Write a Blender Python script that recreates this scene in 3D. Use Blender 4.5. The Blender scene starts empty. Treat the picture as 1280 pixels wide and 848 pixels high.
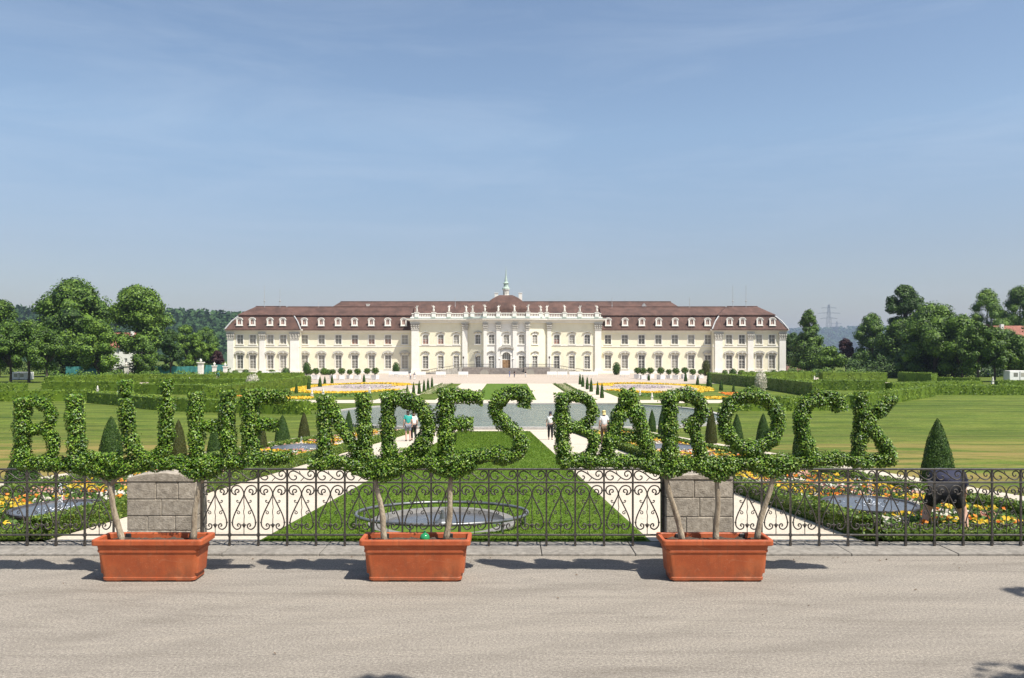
import bpy, math, random
import numpy as np
from mathutils import Vector, Matrix
R = math.radians
rng = np.random.default_rng(7)
random.seed(7)
scene = bpy.context.scene
COL = scene.collection

# ---------------------------------------------------------------- camera, sky, sun, exposure
CAMZ = 2.75
cam_d = bpy.data.cameras.new('camera'); cam = bpy.data.objects.new('camera', cam_d); COL.objects.link(cam)
cam.location = (0, 0, CAMZ); cam.rotation_euler = (R(90), 0, 0)
cam_d.sensor_width = 36; cam_d.lens = 36*1000/1280
cam_d.shift_x = 3/1280; cam_d.shift_y = 19/1280
cam_d.clip_start = .1; cam_d.clip_end = 20000
scene.camera = cam
scene.render.resolution_x = 1024; scene.render.resolution_y = 678
scene.view_settings.view_transform = 'Standard'; scene.view_settings.look = 'None'
scene.view_settings.gamma = 1; scene.view_settings.use_curve_mapping = False
scene.view_settings.exposure = 0.75
SUN = Vector((.389, -.315, .866)).normalized()
SKY0, SKY1, SKY2, SKY3 = (.95, .88, .92), (1.03, .95, .97), (1.28, 1.24, 1.19), (1.12, 1.2, 1.2)
world = bpy.data.worlds.new('World'); scene.world = world; world.use_nodes = True
wn = world.node_tree.nodes; wl = world.node_tree.links
bg = wn['Background']; bg.inputs['Strength'].default_value = 0.075
sky = wn.new('ShaderNodeTexSky'); sky.sky_type = 'NISHITA'; sky.sun_disc = False
sky.sun_elevation = math.asin(SUN.z); sky.sun_rotation = math.atan2(SUN.x, SUN.y)
sky.altitude = 200; sky.air_density = 1.15; sky.dust_density = 1.6; sky.ozone_density = 2.6
# thin high cirrus streaks: a veil of white over the sky, laid out by direction
wt = wn.new('ShaderNodeTexCoord'); wm = wn.new('ShaderNodeMapping'); wm.inputs['Scale'].default_value = (1.2, 1.2, 7)
wm.inputs['Rotation'].default_value = (R(14), R(16), 0)
wno = wn.new('ShaderNodeTexNoise'); wno.inputs['Scale'].default_value = 2.2; wno.inputs['Detail'].default_value = 7; wno.inputs['Roughness'].default_value = .6
wno.inputs['Distortion'].default_value = .5
wr = wn.new('ShaderNodeValToRGB'); wr.color_ramp.elements[0].position = .46; wr.color_ramp.elements[1].position = .85
wr.color_ramp.elements[0].color = (0, 0, 0, 1); wr.color_ramp.elements[1].color = (.2, .2, .2, 1)
wx = wn.new('ShaderNodeMixRGB'); wx.inputs['Color2'].default_value = (5.2, 5.9, 6.8, 1)
wl.new(wt.outputs['Generated'], wm.inputs['Vector']); wl.new(wm.outputs[0], wno.inputs['Vector']); wl.new(wno.outputs['Fac'], wr.inputs['Fac'])
wl.new(wr.outputs[0], wx.inputs['Fac']); wl.new(sky.outputs[0], wx.inputs['Color1']); wsep = wn.new('ShaderNodeSeparateXYZ'); wl.new(wt.outputs['Generated'], wsep.inputs[0])
wh = wn.new('ShaderNodeValToRGB'); wl.new(wsep.outputs['Z'], wh.inputs['Fac'])      # dusty air low over the horizon
for e, (p, c) in zip((wh.color_ramp.elements[0], wh.color_ramp.elements[1], wh.color_ramp.elements.new(.12), wh.color_ramp.elements.new(.26)),
                     ((0, SKY0), (.6, SKY3), (.12, SKY1), (.26, SKY2))): e.position = p; e.color = (*c, 1)
wmul = wn.new('ShaderNodeMixRGB'); wmul.blend_type = 'MULTIPLY'; wmul.inputs['Fac'].default_value = 1
wl.new(wx.outputs[0], wmul.inputs['Color1']); wl.new(wh.outputs[0], wmul.inputs['Color2']); wl.new(wmul.outputs[0], bg.inputs['Color'])
sun_d = bpy.data.lights.new('sun', 'SUN'); sun_d.energy = 4.7; sun_d.angle = R(.5); sun_d.color = (1, .95, .87)
sun = bpy.data.objects.new('sun', sun_d); COL.objects.link(sun)
sun.rotation_euler = SUN.to_track_quat('Z', 'Y').to_euler(); sun.location = (40, -40, 80)

# ---------------------------------------------------------------- ground shape
def zg(y):                       # road level, then a lawn slope down to the pond, then flat to the palace
    if y <= 11.6: return 0.0
    if y <= 61.6: return .78-.065*y
    return -3.22
def SH(y): return .45*np.clip(61.6-np.asarray(y), 0, 50)/50      # the garden axis is turned half a degree against the view
def at(px, py):                  # a point of the ground, from its place in the photograph
    d = 5970/(py-443)
    if d < 61.6: d = 1970/(py-508)
    return Vector(((px-637)*d/1000, d, zg(d)))

# ---------------------------------------------------------------- materials
MATS = {}
def newmat(name):
    m = bpy.data.materials.new(name); m.use_nodes = True; MATS[name] = m
    return m, m.node_tree.nodes, m.node_tree.links, m.node_tree.nodes['Principled BSDF']
def pm(name, c1, c2, scale=5, rough=.8, bump=0, bscale=None, detail=6, stretch=(1,1,1), metal=0, spec=.5, lo=.35, hi=.65, island=0, dirt=None):
    m, n, l, b = newmat(name)
    tc = n.new('ShaderNodeTexCoord'); mp = n.new('ShaderNodeMapping'); mp.inputs['Scale'].default_value = stretch
    l.new(tc.outputs['Object'], mp.inputs['Vector'])
    no = n.new('ShaderNodeTexNoise'); no.inputs['Scale'].default_value = scale; no.inputs['Detail'].default_value = detail; no.inputs['Roughness'].default_value = .62
    l.new(mp.outputs[0], no.inputs['Vector'])
    cr = n.new('ShaderNodeValToRGB'); cr.color_ramp.elements[0].position = lo; cr.color_ramp.elements[1].position = hi
    cr.color_ramp.elements[0].color = (*c1, 1); cr.color_ramp.elements[1].color = (*c2, 1)
    l.new(no.outputs['Fac'], cr.inputs['Fac']); out = cr.outputs[0]
    if dirt:                     # (colour, scale, amount): larger stains
        n2 = n.new('ShaderNodeTexNoise'); n2.inputs['Scale'].default_value = dirt[1]; n2.inputs['Detail'].default_value = 8; n2.inputs['Roughness'].default_value = .7
        l.new(mp.outputs[0], n2.inputs['Vector'])
        r2 = n.new('ShaderNodeValToRGB'); r2.color_ramp.elements[0].position = .5; r2.color_ramp.elements[1].position = .72
        r2.color_ramp.elements[0].color = (0,0,0,1); r2.color_ramp.elements[1].color = (dirt[2],)*3+(1,)
        l.new(n2.outputs['Fac'], r2.inputs['Fac'])
        x = n.new('ShaderNodeMixRGB'); x.inputs['Color2'].default_value = (*dirt[0], 1)
        l.new(r2.outputs[0], x.inputs['Fac']); l.new(out, x.inputs['Color1']); out = x.outputs[0]
    if island:
        g = n.new('ShaderNodeNewGeometry'); hv = n.new('ShaderNodeHueSaturation')
        mr = n.new('ShaderNodeMapRange'); mr.inputs['To Min'].default_value = 1-island; mr.inputs['To Max'].default_value = 1+island
        l.new(g.outputs['Random Per Island'], mr.inputs['Value']); l.new(mr.outputs[0], hv.inputs['Value']); l.new(out, hv.inputs['Color']); out = hv.outputs[0]
    l.new(out, b.inputs['Base Color'])
    b.inputs['Roughness'].default_value = rough; b.inputs['Metallic'].default_value = metal; b.inputs['Specular IOR Level'].default_value = spec
    if bump:
        n3 = n.new('ShaderNodeTexNoise'); n3.inputs['Scale'].default_value = bscale or scale*3; n3.inputs['Detail'].default_value = 5
        l.new(mp.outputs[0], n3.inputs['Vector'])
        bp = n.new('ShaderNodeBump'); bp.inputs['Strength'].default_value = bump; bp.inputs['Distance'].default_value = .02
        l.new(n3.outputs['Fac'], bp.inputs['Height']); l.new(bp.outputs[0], b.inputs['Normal'])
    return m
def leafmat(name, cols, trans=.3, rough=.5, spec=.4):      # colour differs from leaf to leaf
    m, n, l, b = newmat(name)
    g = n.new('ShaderNodeNewGeometry'); cr = n.new('ShaderNodeValToRGB')
    el = cr.color_ramp.elements
    while len(el) < len(cols): el.new(.5)
    for i, c in enumerate(cols):
        el[i].position = i/max(1, len(cols)-1); el[i].color = (*c, 1)
    l.new(g.outputs['Random Per Island'], cr.inputs['Fac'])
    tc = n.new('ShaderNodeTexCoord'); no = n.new('ShaderNodeTexNoise'); no.inputs['Scale'].default_value = .9; no.inputs['Detail'].default_value = 3
    l.new(tc.outputs['Object'], no.inputs['Vector'])
    mr = n.new('ShaderNodeMapRange'); mr.inputs['To Min'].default_value = .62; mr.inputs['To Max'].default_value = 1.38
    l.new(no.outputs['Fac'], mr.inputs['Value'])
    hv = n.new('ShaderNodeHueSaturation'); l.new(mr.outputs[0], hv.inputs['Value']); l.new(cr.outputs[0], hv.inputs['Color'])
    l.new(hv.outputs[0], b.inputs['Base Color']); b.inputs['Roughness'].default_value = rough; b.inputs['Specular IOR Level'].default_value = spec
    t = n.new('ShaderNodeBsdfTranslucent'); mx = n.new('ShaderNodeMixShader'); mx.inputs['Fac'].default_value = trans
    h2 = n.new('ShaderNodeHueSaturation'); h2.inputs['Hue'].default_value = .485; h2.inputs['Value'].default_value = 1.5; l.new(hv.outputs[0], h2.inputs['Color'])
    l.new(h2.outputs[0], t.inputs['Color'])
    l.new(b.outputs[0], mx.inputs[1]); l.new(t.outputs[0], mx.inputs[2]); l.new(mx.outputs[0], n['Material Output'].inputs['Surface'])
    return m
def ramp(n, l, src, stops):
    c = n.new('ShaderNodeValToRGB'); e = c.color_ramp.elements
    while len(e) < len(stops): e.new(.5)
    for i, (p, col) in enumerate(stops):
        e[i].position = p; e[i].color = (*col, 1) if len(col) == 3 else col
    l.new(src, c.inputs['Fac']); return c.outputs[0]
def noise(n, l, vec, scale, detail=6, rough=.6, dist=0):
    t = n.new('ShaderNodeTexNoise'); t.inputs['Scale'].default_value = scale; t.inputs['Detail'].default_value = detail
    t.inputs['Roughness'].default_value = rough; t.inputs['Distortion'].default_value = dist
    l.new(vec, t.inputs['Vector']); return t.outputs['Fac']
def mapping(n, l, vec, sc=(1,1,1), rot=(0,0,0), loc=(0,0,0)):
    m = n.new('ShaderNodeMapping'); m.inputs['Scale'].default_value = sc; m.inputs['Rotation'].default_value = rot; m.inputs['Location'].default_value = loc
    l.new(vec, m.inputs['Vector']); return m.outputs[0]
def mixc(n, l, fac, a, b_, mode='MIX'):
    x = n.new('ShaderNodeMixRGB'); x.blend_type = mode
    for s, v in (('Fac', fac), ('Color1', a), ('Color2', b_)):
        if isinstance(v, (int, float)): x.inputs[s].default_value = v
        elif isinstance(v, tuple): x.inputs[s].default_value = (*v, 1)
        else: l.new(v, x.inputs[s])
    return x.outputs[0]
def bumpn(n, l, b, h, strength, dist):
    bp = n.new('ShaderNodeBump'); bp.inputs['Strength'].default_value = strength; bp.inputs['Distance'].default_value = dist
    l.new(h, bp.inputs['Height']); l.new(bp.outputs[0], b.inputs['Normal'])

def make_grass_ground():
    m, n, l, b = newmat('lawn_grass')
    tc = n.new('ShaderNodeTexCoord').outputs['Object']
    fine = noise(n, l, mapping(n, l, tc, (1, .45, 1)), 7, 11, .82)
    base = ramp(n, l, fine, [(.3, (.028, .056, .006)), (.5, (.074, .113, .014)), (.7, (.152, .182, .034))])
    # mowing stripes across the lawn
    w = noise(n, l, mapping(n, l, tc, (.035, .34, 1), (0, 0, R(2.5))), 1.7, 7, .66, .4)
    st = ramp(n, l, w, [(.36, (.55, .64, .5)), (.5, (1, 1, 1)), (.64, (1.4, 1.27, 1.3))])
    c = mixc(n, l, 1, base, st, 'MULTIPLY')
    c = mixc(n, l, 1, c, ramp(n, l, noise(n, l, mapping(n, l, tc, (.3, .8, 1)), 1.1, 8, .72), [(.38, (.72, .76, .66)), (.62, (1.25, 1.2, 1.25))]), 'MULTIPLY')
    # dry straw patches, mostly where the slope faces the sun
    dry = noise(n, l, mapping(n, l, tc, (.09, .22, 1), (0, 0, 0), (3.1, .6, 0)), 1.5, 9, .68, .6)
    sep = n.new('ShaderNodeSeparateXYZ'); l.new(tc, sep.inputs[0])
    band = ramp(n, l, sepmap(n, l, sep.outputs['Y'], 12, 70), [(0, (.3,)*3), (.16, (.9,)*3), (.42, (1,)*3), (.6, (.25,)*3), (1, (.1,)*3)])
    dr = ramp(n, l, dry, [(.42, (0,)*3), (.6, (.78,)*3)])
    c = mixc(n, l, mixc(n, l, 1, dr, band, 'MULTIPLY'), c, (.27, .19, .065))
    l.new(c, b.inputs['Base Color']); b.inputs['Roughness'].default_value = .9; b.inputs['Specular IOR Level'].default_value = .15
    bumpn(n, l, b, fine, .6, .05)
def sepmap(n, l, v, a, c):
    mr = n.new('ShaderNodeMapRange'); mr.inputs['From Min'].default_value = a; mr.inputs['From Max'].default_value = c
    l.new(v, mr.inputs['Value']); return mr.outputs[0]
make_grass_ground()
def make_green_lawn():
    m, n, l, b = newmat('fresh_lawn')
    tc = n.new('ShaderNodeTexCoord').outputs['Object']
    fine = noise(n, l, mapping(n, l, tc, (1, .5, 1)), 8, 11, .82)
    base = ramp(n, l, fine, [(.3, (.036, .072, .007)), (.52, (.078, .14, .013)), (.74, (.145, .2, .03))])
    big = noise(n, l, tc, .7, 6, .65)
    c = mixc(n, l, ramp(n, l, big, [(.52, (0,)*3), (.75, (.45,)*3)]), base, (.2, .19, .06))
    l.new(c, b.inputs['Base Color']); b.inputs['Roughness'].default_value = .9; b.inputs['Specular IOR Level'].default_value = .15
    bumpn(n, l, b, fine, .6, .04)
make_green_lawn()
def make_road():
    m, n, l, b = newmat('road_gravel_asphalt')
    tc = n.new('ShaderNodeTexCoord').outputs['Object']
    grit = noise(n, l, tc, 38, 8, .95)
    base = ramp(n, l, grit, [(.34, (.052, .046, .039)), (.5, (.225, .2, .168)), (.66, (.5, .45, .38))])
    # sweeping broom and wash streaks
    sw = noise(n, l, mapping(n, l, tc, (.16, 1.1, 1), (0, 0, R(9))), 1.3, 9, .7, 2.6)
    c = mixc(n, l, 1, base, ramp(n, l, sw, [(.32, (.8, .79, .78)), (.5, (1, 1, 1)), (.7, (1.13, 1.12, 1.1))]), 'MULTIPLY')
    sw2 = noise(n, l, mapping(n, l, tc, (.22, 1.1, 1), (0, 0, R(-12)), (5, 2, 0)), 2.1, 9, .7, .8)
    c = mixc(n, l, ramp(n, l, sw2, [(.55, (0,)*3), (.75, (.35,)*3)]), c, (.37, .33, .27))
    blot = noise(n, l, tc, .8, 8, .7)
    c = mixc(n, l, ramp(n, l, blot, [(.6, (0,)*3), (.72, (.25,)*3)]), c, (.12, .108, .095))
    rw = n.new('ShaderNodeTexWave'); rw.wave_type = 'RINGS'; rw.rings_direction = 'Z'; rw.inputs['Scale'].default_value = .34; rw.inputs['Distortion'].default_value = 7
    rw.inputs['Detail'].default_value = 4; rw.inputs['Detail Scale'].default_value = .5; l.new(mapping(n, l, tc, (1, 1.15, 1), (0, 0, 0), (-9, 6, 0)), rw.inputs['Vector'])
    c = mixc(n, l, ramp(n, l, rw.outputs['Fac'], [(.62, (0,)*3), (.95, (.14,)*3)]), c, (.13, .115, .096))      # curved tyre marks
    l.new(c, b.inputs['Base Color']); b.inputs['Roughness'].default_value = .88; b.inputs['Specular IOR Level'].default_value = .25
    bumpn(n, l, b, grit, .7, .012)
make_road()
pm('gravel_path', (.42, .36, .28), (.58, .51, .41), 30, .95, .5, 90, dirt=((.3, .26, .2), .5, .5))
pm('forecourt_gravel', (.33, .27, .21), (.45, .38, .31), 3, .95, .3, 40, dirt=((.27, .22, .17), .06, .6))
pm('kerb_stone', (.16, .145, .125), (.27, .248, .215), 14, .9, .5, 60, dirt=((.12, .11, .095), 1.4, .6))
pm('pillar_stone', (.24, .205, .16), (.42, .37, .3), 14, .95, .45, 60, island=.1, dirt=((.12, .105, .085), 4.5, .6))
pm('mortar', (.24, .21, .17), (.34, .3, .245), 20, .95)
pm('wrought_iron', (.03, .027, .024), (.075, .066, .057), 24, .45, .3, 120, metal=.15, dirt=((.13, .095, .066), 7, .6))
def make_pot():
    m, n, l, b = newmat('terracotta_plastic'); tc = n.new('ShaderNodeTexCoord').outputs['Object']
    c = ramp(n, l, noise(n, l, mapping(n, l, tc, (1.5, 1.5, 1)), 3, 7, .6), [(.3, (.32, .066, .02)), (.55, (.41, .092, .028)), (.75, (.47, .13, .045))])
    st = noise(n, l, mapping(n, l, tc, (9, 9, .7)), 1.6, 7, .7)                       # run-off streaks
    c = mixc(n, l, ramp(n, l, st, [(.52, (0,)*3), (.72, (.55,)*3)]), c, (.2, .065, .03))
    sc = noise(n, l, mapping(n, l, tc, (1, 1, 2.2)), 5, 10, .75, .8)                  # pale lime and scuffs
    c = mixc(n, l, ramp(n, l, sc, [(.55, (0,)*3), (.7, (.45,)*3)]), c, (.52, .24, .13))
    sp = noise(n, l, tc, 85, 3, .7); c = mixc(n, l, ramp(n, l, sp, [(.62, (0,)*3), (.72, (.5,)*3)]), c, (.6, .33, .2))
    sep = n.new('ShaderNodeSeparateXYZ'); l.new(tc, sep.inputs[0])                    # splashed mud near the ground
    mud = mixc(n, l, 1, ramp(n, l, sepmap(n, l, sep.outputs['Z'], 0, .3), [(0, (1,)*3), (1, (0,)*3)]), ramp(n, l, noise(n, l, tc, 7, 8, .75), [(.4, (0,)*3), (.65, (.8,)*3)]), 'MULTIPLY')
    c = mixc(n, l, mud, c, (.16, .07, .035))
    l.new(c, b.inputs['Base Color']); b.inputs['Roughness'].default_value = .58; b.inputs['Specular IOR Level'].default_value = .4
    bumpn(n, l, b, noise(n, l, tc, 60, 4), .15, .01)
make_pot()
pm('soil', (.03, .02, .014), (.09, .065, .045), 20, .95, .8, 60)
pm('bark', (.2, .155, .105), (.42, .35, .25), 9, .9, .8, 40, stretch=(3, 3, .7))
pm('trunk_bark', (.045, .035, .027), (.09, .07, .055), 2, .95, .5, 10)
pm('green_glass', (.015, .16, .06), (.03, .25, .09), 4, .15, 0)
pm('black_clip', (.012, .012, .012), (.03, .03, .03), 20, .5)
leafmat('topiary_leaf', [(.009, .028, .003), (.034, .092, .006), (.085, .185, .011), (.2, .33, .025), (.14, .16, .03)], .15, .42, .45)
leafmat('topiary_core_shade', [(.01, .02, .005), (.014, .028, .006)], 0, .9, .1)  # near-black core colour stands in for the shade between the leaves
leafmat('yew_leaf', [(.015, .04, .007), (.035, .08, .011), (.075, .135, .018)], .15, .55, .3)
leafmat('yew_leaf_brown', [(.035, .045, .008), (.07, .07, .015), (.055, .085, .015)], .15, .6, .3)
leafmat('hedge_leaf', [(.03, .065, .006), (.1, .17, .013), (.24, .32, .03)], .14, .5, .35)
leafmat('box_leaf', [(.04, .085, .012), (.085, .15, .018), (.19, .24, .03)], .2, .5, .35)
leafmat('tree_leaf', [(.017, .038, .005), (.05, .105, .01), (.12, .2, .018)], .07, .55, .3)
leafmat('tree_leaf_light', [(.028, .062, .007), (.072, .14, .012), (.15, .24, .022)], .07, .55, .3)
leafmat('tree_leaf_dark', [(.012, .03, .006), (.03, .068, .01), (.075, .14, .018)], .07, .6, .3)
leafmat('purple_leaf', [(.02, .008, .012), (.04, .014, .018), (.06, .025, .02)], .2, .6, .3)
leafmat('wood_leaf', [(.02, .045, .018), (.035, .075, .026), (.06, .11, .034)], .1, .8, .1)
leafmat('grass_blade', [(.055, .11, .01), (.115, .2, .018), (.21, .29, .04)], .35, .6, .2)
leafmat('yellow_blossom', [(.5, .3, .012), (.62, .42, .03), (.66, .52, .1)], .25, .7, .2)
leafmat('orange_blossom', [(.5, .1, .012), (.6, .2, .02), (.62, .3, .09)], .25, .7, .2)
leafmat('white_blossom', [(.5, .48, .4), (.6, .58, .5), (.58, .48, .4)], .25, .7, .2)
leafmat('pink_blossom', [(.42, .16, .13), (.52, .28, .2), (.55, .4, .3)], .25, .7, .2)
leafmat('flower_green', [(.04, .09, .015), (.08, .15, .025), (.12, .19, .05)], .25, .6, .2)
leafmat('lilac_blossom', [(.3, .24, .3), (.42, .36, .4), (.2, .22, .12)], .2, .7, .2)
leafmat('pale_planting', [(.2, .22, .1), (.3, .3, .16), (.36, .34, .22)], .2, .7, .2)
leafmat('rose_white', [(.5, .5, .4), (.65, .6, .5), (.1, .16, .05)], .2, .7, .2)
# palace
pm('yellow_plaster', (.73, .68, .5), (.78, .73, .56), .5, .9, .1, 4, dirt=((.63, .59, .46), .2, .5))
pm('white_plaster', (.72, .69, .62), (.79, .77, .71), .6, .88, .1, 4, dirt=((.6, .57, .5), .3, .35))
pm('grey_stone_trim', (.34, .32, .28), (.5, .48, .42), 1.2, .9, .3, 6)
pm('dark_stone', (.16, .14, .125), (.26, .23, .2), 1.2, .9, .3, 6)
pm('copper_green', (.27, .36, .3), (.42, .5, .43), 2, .6)
pm('lead_grey', (.3, .3, .3), (.45, .45, .44), 2, .5)
def make_tiles():
    m, n, l, b = newmat('roof_tiles')
    tc = n.new('ShaderNodeTexCoord').outputs['Object']
    k = noise(n, l, mapping(n, l, tc, (2.5, 2.5, 2.5)), 1.6, 4, .8)
    c = ramp(n, l, k, [(.3, (.042, .022, .017)), (.5, (.082, .043, .033)), (.7, (.135, .075, .057))])
    big = noise(n, l, mapping(n, l, tc, (1, 1, .4)), .3, 9, .75)
    c = mixc(n, l, 1, c, ramp(n, l, big, [(.36, (.6, .58, .55)), (.62, (1.4, 1.36, 1.3))]), 'MULTIPLY')
    w = n.new('ShaderNodeTexWave'); w.bands_direction = 'Z'; w.inputs['Scale'].default_value = 1.1; w.inputs['Distortion'].default_value = .4
    l.new(tc, w.inputs['Vector'])
    l.new(c, b.inputs['Base Color']); b.inputs['Roughness'].default_value = .85
    bumpn(n, l, b, w.outputs['Fac'], .5, .06)
make_tiles()
def make_panes():
    m, n, l, b = newmat('window_glass'); oi = n.new('ShaderNodeObjectInfo')
    tc = n.new('ShaderNodeTexCoord').outputs['Object']
    k = noise(n, l, mapping(n, l, tc, (1, 1, .6)), .9, 3)
    ad = n.new('ShaderNodeMath'); ad.operation = 'MULTIPLY_ADD'; l.new(k, ad.inputs[0]); ad.inputs[1].default_value = .5; l.new(oi.outputs['Random'], ad.inputs[2])
    c = ramp(n, l, ad.outputs[0], [(.2, (.1, .1, .095)), (.45, (.2, .195, .175)), (.8, (.29, .275, .235)), (1, (.38, .36, .31))])
    l.new(c, b.inputs['Base Color']); b.inputs['Roughness'].default_value = .2
make_panes()
pm('window_shutter', (.26, .14, .11), (.34, .2, .16), .5, .6)
pm('oak_door', (.22, .13, .06), (.36, .22, .11), 1, .6)
pm('white_paint', (.72, .71, .68), (.8, .79, .77), 3, .5, dirt=((.5, .48, .44), 2, .4))
pm('pink_brick', (.4, .22, .17), (.52, .31, .25), 3, .9, .3)
pm('house_red_tile', (.2, .075, .05), (.3, .12, .08), 1.5, .85, .3)
pm('teal_netting', (.03, .16, .15), (.06, .24, .22), 1.2, .8, .2, 8, detail=3)
pm('steel_grey', (.12, .125, .125), (.24, .25, .25), 6, .35, 0, metal=.6)
pm('basin_dark', (.03, .028, .03), (.075, .07, .072), 9, .45, .2)
pm('concrete_pale', (.3, .285, .26), (.42, .4, .37), 7, .8, .2, 30)
pm('stone_white', (.6, .57, .5), (.74, .71, .64), 2, .8, dirt=((.3, .29, .26), 3, .4))
def make_water(name, c, rough, bs, st, dist):
    m, n, l, b = newmat(name)
    tc = n.new('ShaderNodeTexCoord').outputs['Object']
    h = noise(n, l, mapping(n, l, tc, (1, .6, 1)), bs, 4, .6)
    l.new(ramp(n, l, noise(n, l, tc, .2, 4), [(.35, c), (.65, tuple(x*1.25 for x in c))]), b.inputs['Base Color'])
    b.inputs['Roughness'].default_value = rough; b.inputs['IOR'].default_value = 1.33
    bumpn(n, l, b, h, st, dist)
pm('basin_stone', (.13, .125, .115), (.22, .21, .195), 7, .8, .2, 30)
make_water('pond_water', (.1, .125, .09), .16, 1.6, 1, .2)
make_water('basin_water', (.07, .072, .078), .14, 7, .5, .02)
pm('fountain_spray', (.7, .74, .78), (.85, .87, .9), 8, .4)
# people
pm('skin', (.5, .3, .22), (.56, .35, .26), 8, .6)
for nm, c in (('teal_cloth', (.03, .33, .28)), ('navy_cloth', (.012, .014, .036)), ('black_cloth', (.012, .012, .014)), ('white_cloth', (.7, .7, .68)),
              ('grey_cloth', (.17, .18, .21)), ('blue_cloth', (.06, .16, .42)), ('dark_hair', (.03, .02, .014)), ('red_hair', (.16, .05, .02)), ('straw_hat', (.6, .5, .22)),
              ('brown_cloth', (.12, .08, .05)), ('shoe_dark', (.03, .025, .02))):
    pm(nm, tuple(x*.85 for x in c), tuple(x*1.15 for x in c), 9, .85, .15, 30)

# ---------------------------------------------------------------- mesh builder
class MB:
    def __init__(s): s.v = []; s.f = []; s.m = []; s.n = 0
    def add(s, V, F, mi=0):
        V = np.asarray(V, float).reshape(-1, 3); s.v.append(V)
        for f in F: s.f.append(tuple(i+s.n for i in f))
        s.m += [mi]*len(F); s.n += len(V); return s
    def box(s, x0, x1, y0, y1, z0, z1, mi=0, taper=0):
        t = taper
        return s.add([(x0,y0,z0),(x1,y0,z0),(x1,y1,z0),(x0,y1,z0),(x0+t,y0+t,z1),(x1-t,y0+t,z1),(x1-t,y1-t,z1),(x0+t,y1-t,z1)],
                     [(0,3,2,1),(4,5,6,7),(0,1,5,4),(1,2,6,5),(2,3,7,6),(3,0,4,7)], mi)
    def obox(s, o, ux, uy, uz, mi=0):      # box from a corner and three edge vectors
        o, ux, uy, uz = (Vector(q) for q in (o, ux, uy, uz))
        return s.add([o, o+ux, o+ux+uy, o+uy, o+uz, o+ux+uz, o+ux+uy+uz, o+uy+uz],
                     [(0,3,2,1),(4,5,6,7),(0,1,5,4),(1,2,6,5),(2,3,7,6),(3,0,4,7)], mi)
    def tube(s, pts, r, n=6, mi=0, caps=True):
        P = [Vector(p) for p in pts]; k = len(P); rr = r if hasattr(r, '__len__') else [r]*k
        V = []; up = Vector((0,0,1))
        t0 = (P[1]-P[0]).normalized()
        a = t0.cross(up) if abs(t0.z) < .9 else t0.cross(Vector((1,0,0)))
        a.normalize()
        for i in range(k):
            t = (P[min(i+1,k-1)]-P[max(i-1,0)]).normalized()
            a = (a-t*a.dot(t)).normalized(); b = t.cross(a)
            for j in range(n):
                w = 2*math.pi*(j+.5)/n
                V.append(P[i]+(a*math.cos(w)+b*math.sin(w))*rr[i])
        F = [(i*n+j, i*n+(j+1)%n, (i+1)*n+(j+1)%n, (i+1)*n+j) for i in range(k-1) for j in range(n)]
        if caps: F += [tuple(range(n-1,-1,-1)), tuple((k-1)*n+j for j in range(n))]
        return s.add(V, F, mi)
    def lathe(s, prof, n=16, c=(0,0,0), mi=0, sx=1, sy=1):
        V = []; k = len(prof)
        for (r, z) in prof:
            for j in range(n):
                w = 2*math.pi*j/n; V.append((c[0]+r*sx*math.cos(w), c[1]+r*sy*math.sin(w), c[2]+z))
        F = [(i*n+j, i*n+(j+1)%n, (i+1)*n+(j+1)%n, (i+1)*n+j) for i in range(k-1) for j in range(n)]
        if prof[0][0] > 1e-6: F.append(tuple(range(n-1,-1,-1)))
        if prof[-1][0] > 1e-6: F.append(tuple((k-1)*n+j for j in range(n)))
        return s.add(V, F, mi)
    def prism(s, poly, o, ux, uz, uy, mi=0):    # outline in the ux/uz plane, thickness along uy
        o, ux, uz, uy = (Vector(q) for q in (o, ux, uz, uy)); k = len(poly)
        V = [o+ux*a+uz*b for a, b in poly]+[o+ux*a+uz*b+uy for a, b in poly]
        return s.add(V, [tuple(range(k)), tuple(range(2*k-1, k-1, -1))]+[(i, i+k, (i+1)%k+k, (i+1)%k) for i in range(k)], mi)
    def leaves(s, C, N, S, mi=0, asp=.6, jit=.7):
        C = np.asarray(C, float); k = len(C)
        if k == 0: return s
        N = np.asarray(N, float)+rng.normal(0, jit, (k, 3)); N /= np.linalg.norm(N, axis=1)[:, None]+1e-9
        T = np.cross(N, rng.normal(0, 1, (k, 3))); T /= np.linalg.norm(T, axis=1)[:, None]+1e-9
        B = np.cross(N, T); S = (np.asarray(S)*np.ones(k))[:, None]*.5
        V = np.stack([C-B*S, C+T*S*asp+N*S*.12, C+B*S, C-T*S*asp+N*S*.12], 1).reshape(-1, 3)
        s.v.append(V); a = s.n+4*np.arange(k)
        s.f += list(zip(a.tolist(), (a+1).tolist(), (a+2).tolist(), (a+3).tolist())); s.m += [mi]*k; s.n += 4*k
        return s
    def build(s, name, mats, parent=None, origin=None, smooth=False, rot=None):
        if isinstance(mats, str): mats = [mats]
        V = np.concatenate(s.v) if s.v else np.zeros((0, 3))
        o_ = Vector(origin) if origin is not None else Vector((0,0,0))
        if parent is not None and origin is None:
            o_ = parent.location.copy()
        V = V-np.array(o_)
        me = bpy.data.meshes.new(name); me.from_pydata(V.tolist(), [], s.f)
        for m in mats: me.materials.append(MATS[m])
        if len(mats) > 1: me.polygons.foreach_set('material_index', s.m)
        if smooth: me.polygons.foreach_set('use_smooth', [True]*len(me.polygons))
        me.update()
        ob = bpy.data.objects.new(name, me); COL.objects.link(ob)
        if parent is not None: ob.parent = parent; ob.location = (0,0,0)
        else: ob.location = o_
        return ob
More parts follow.
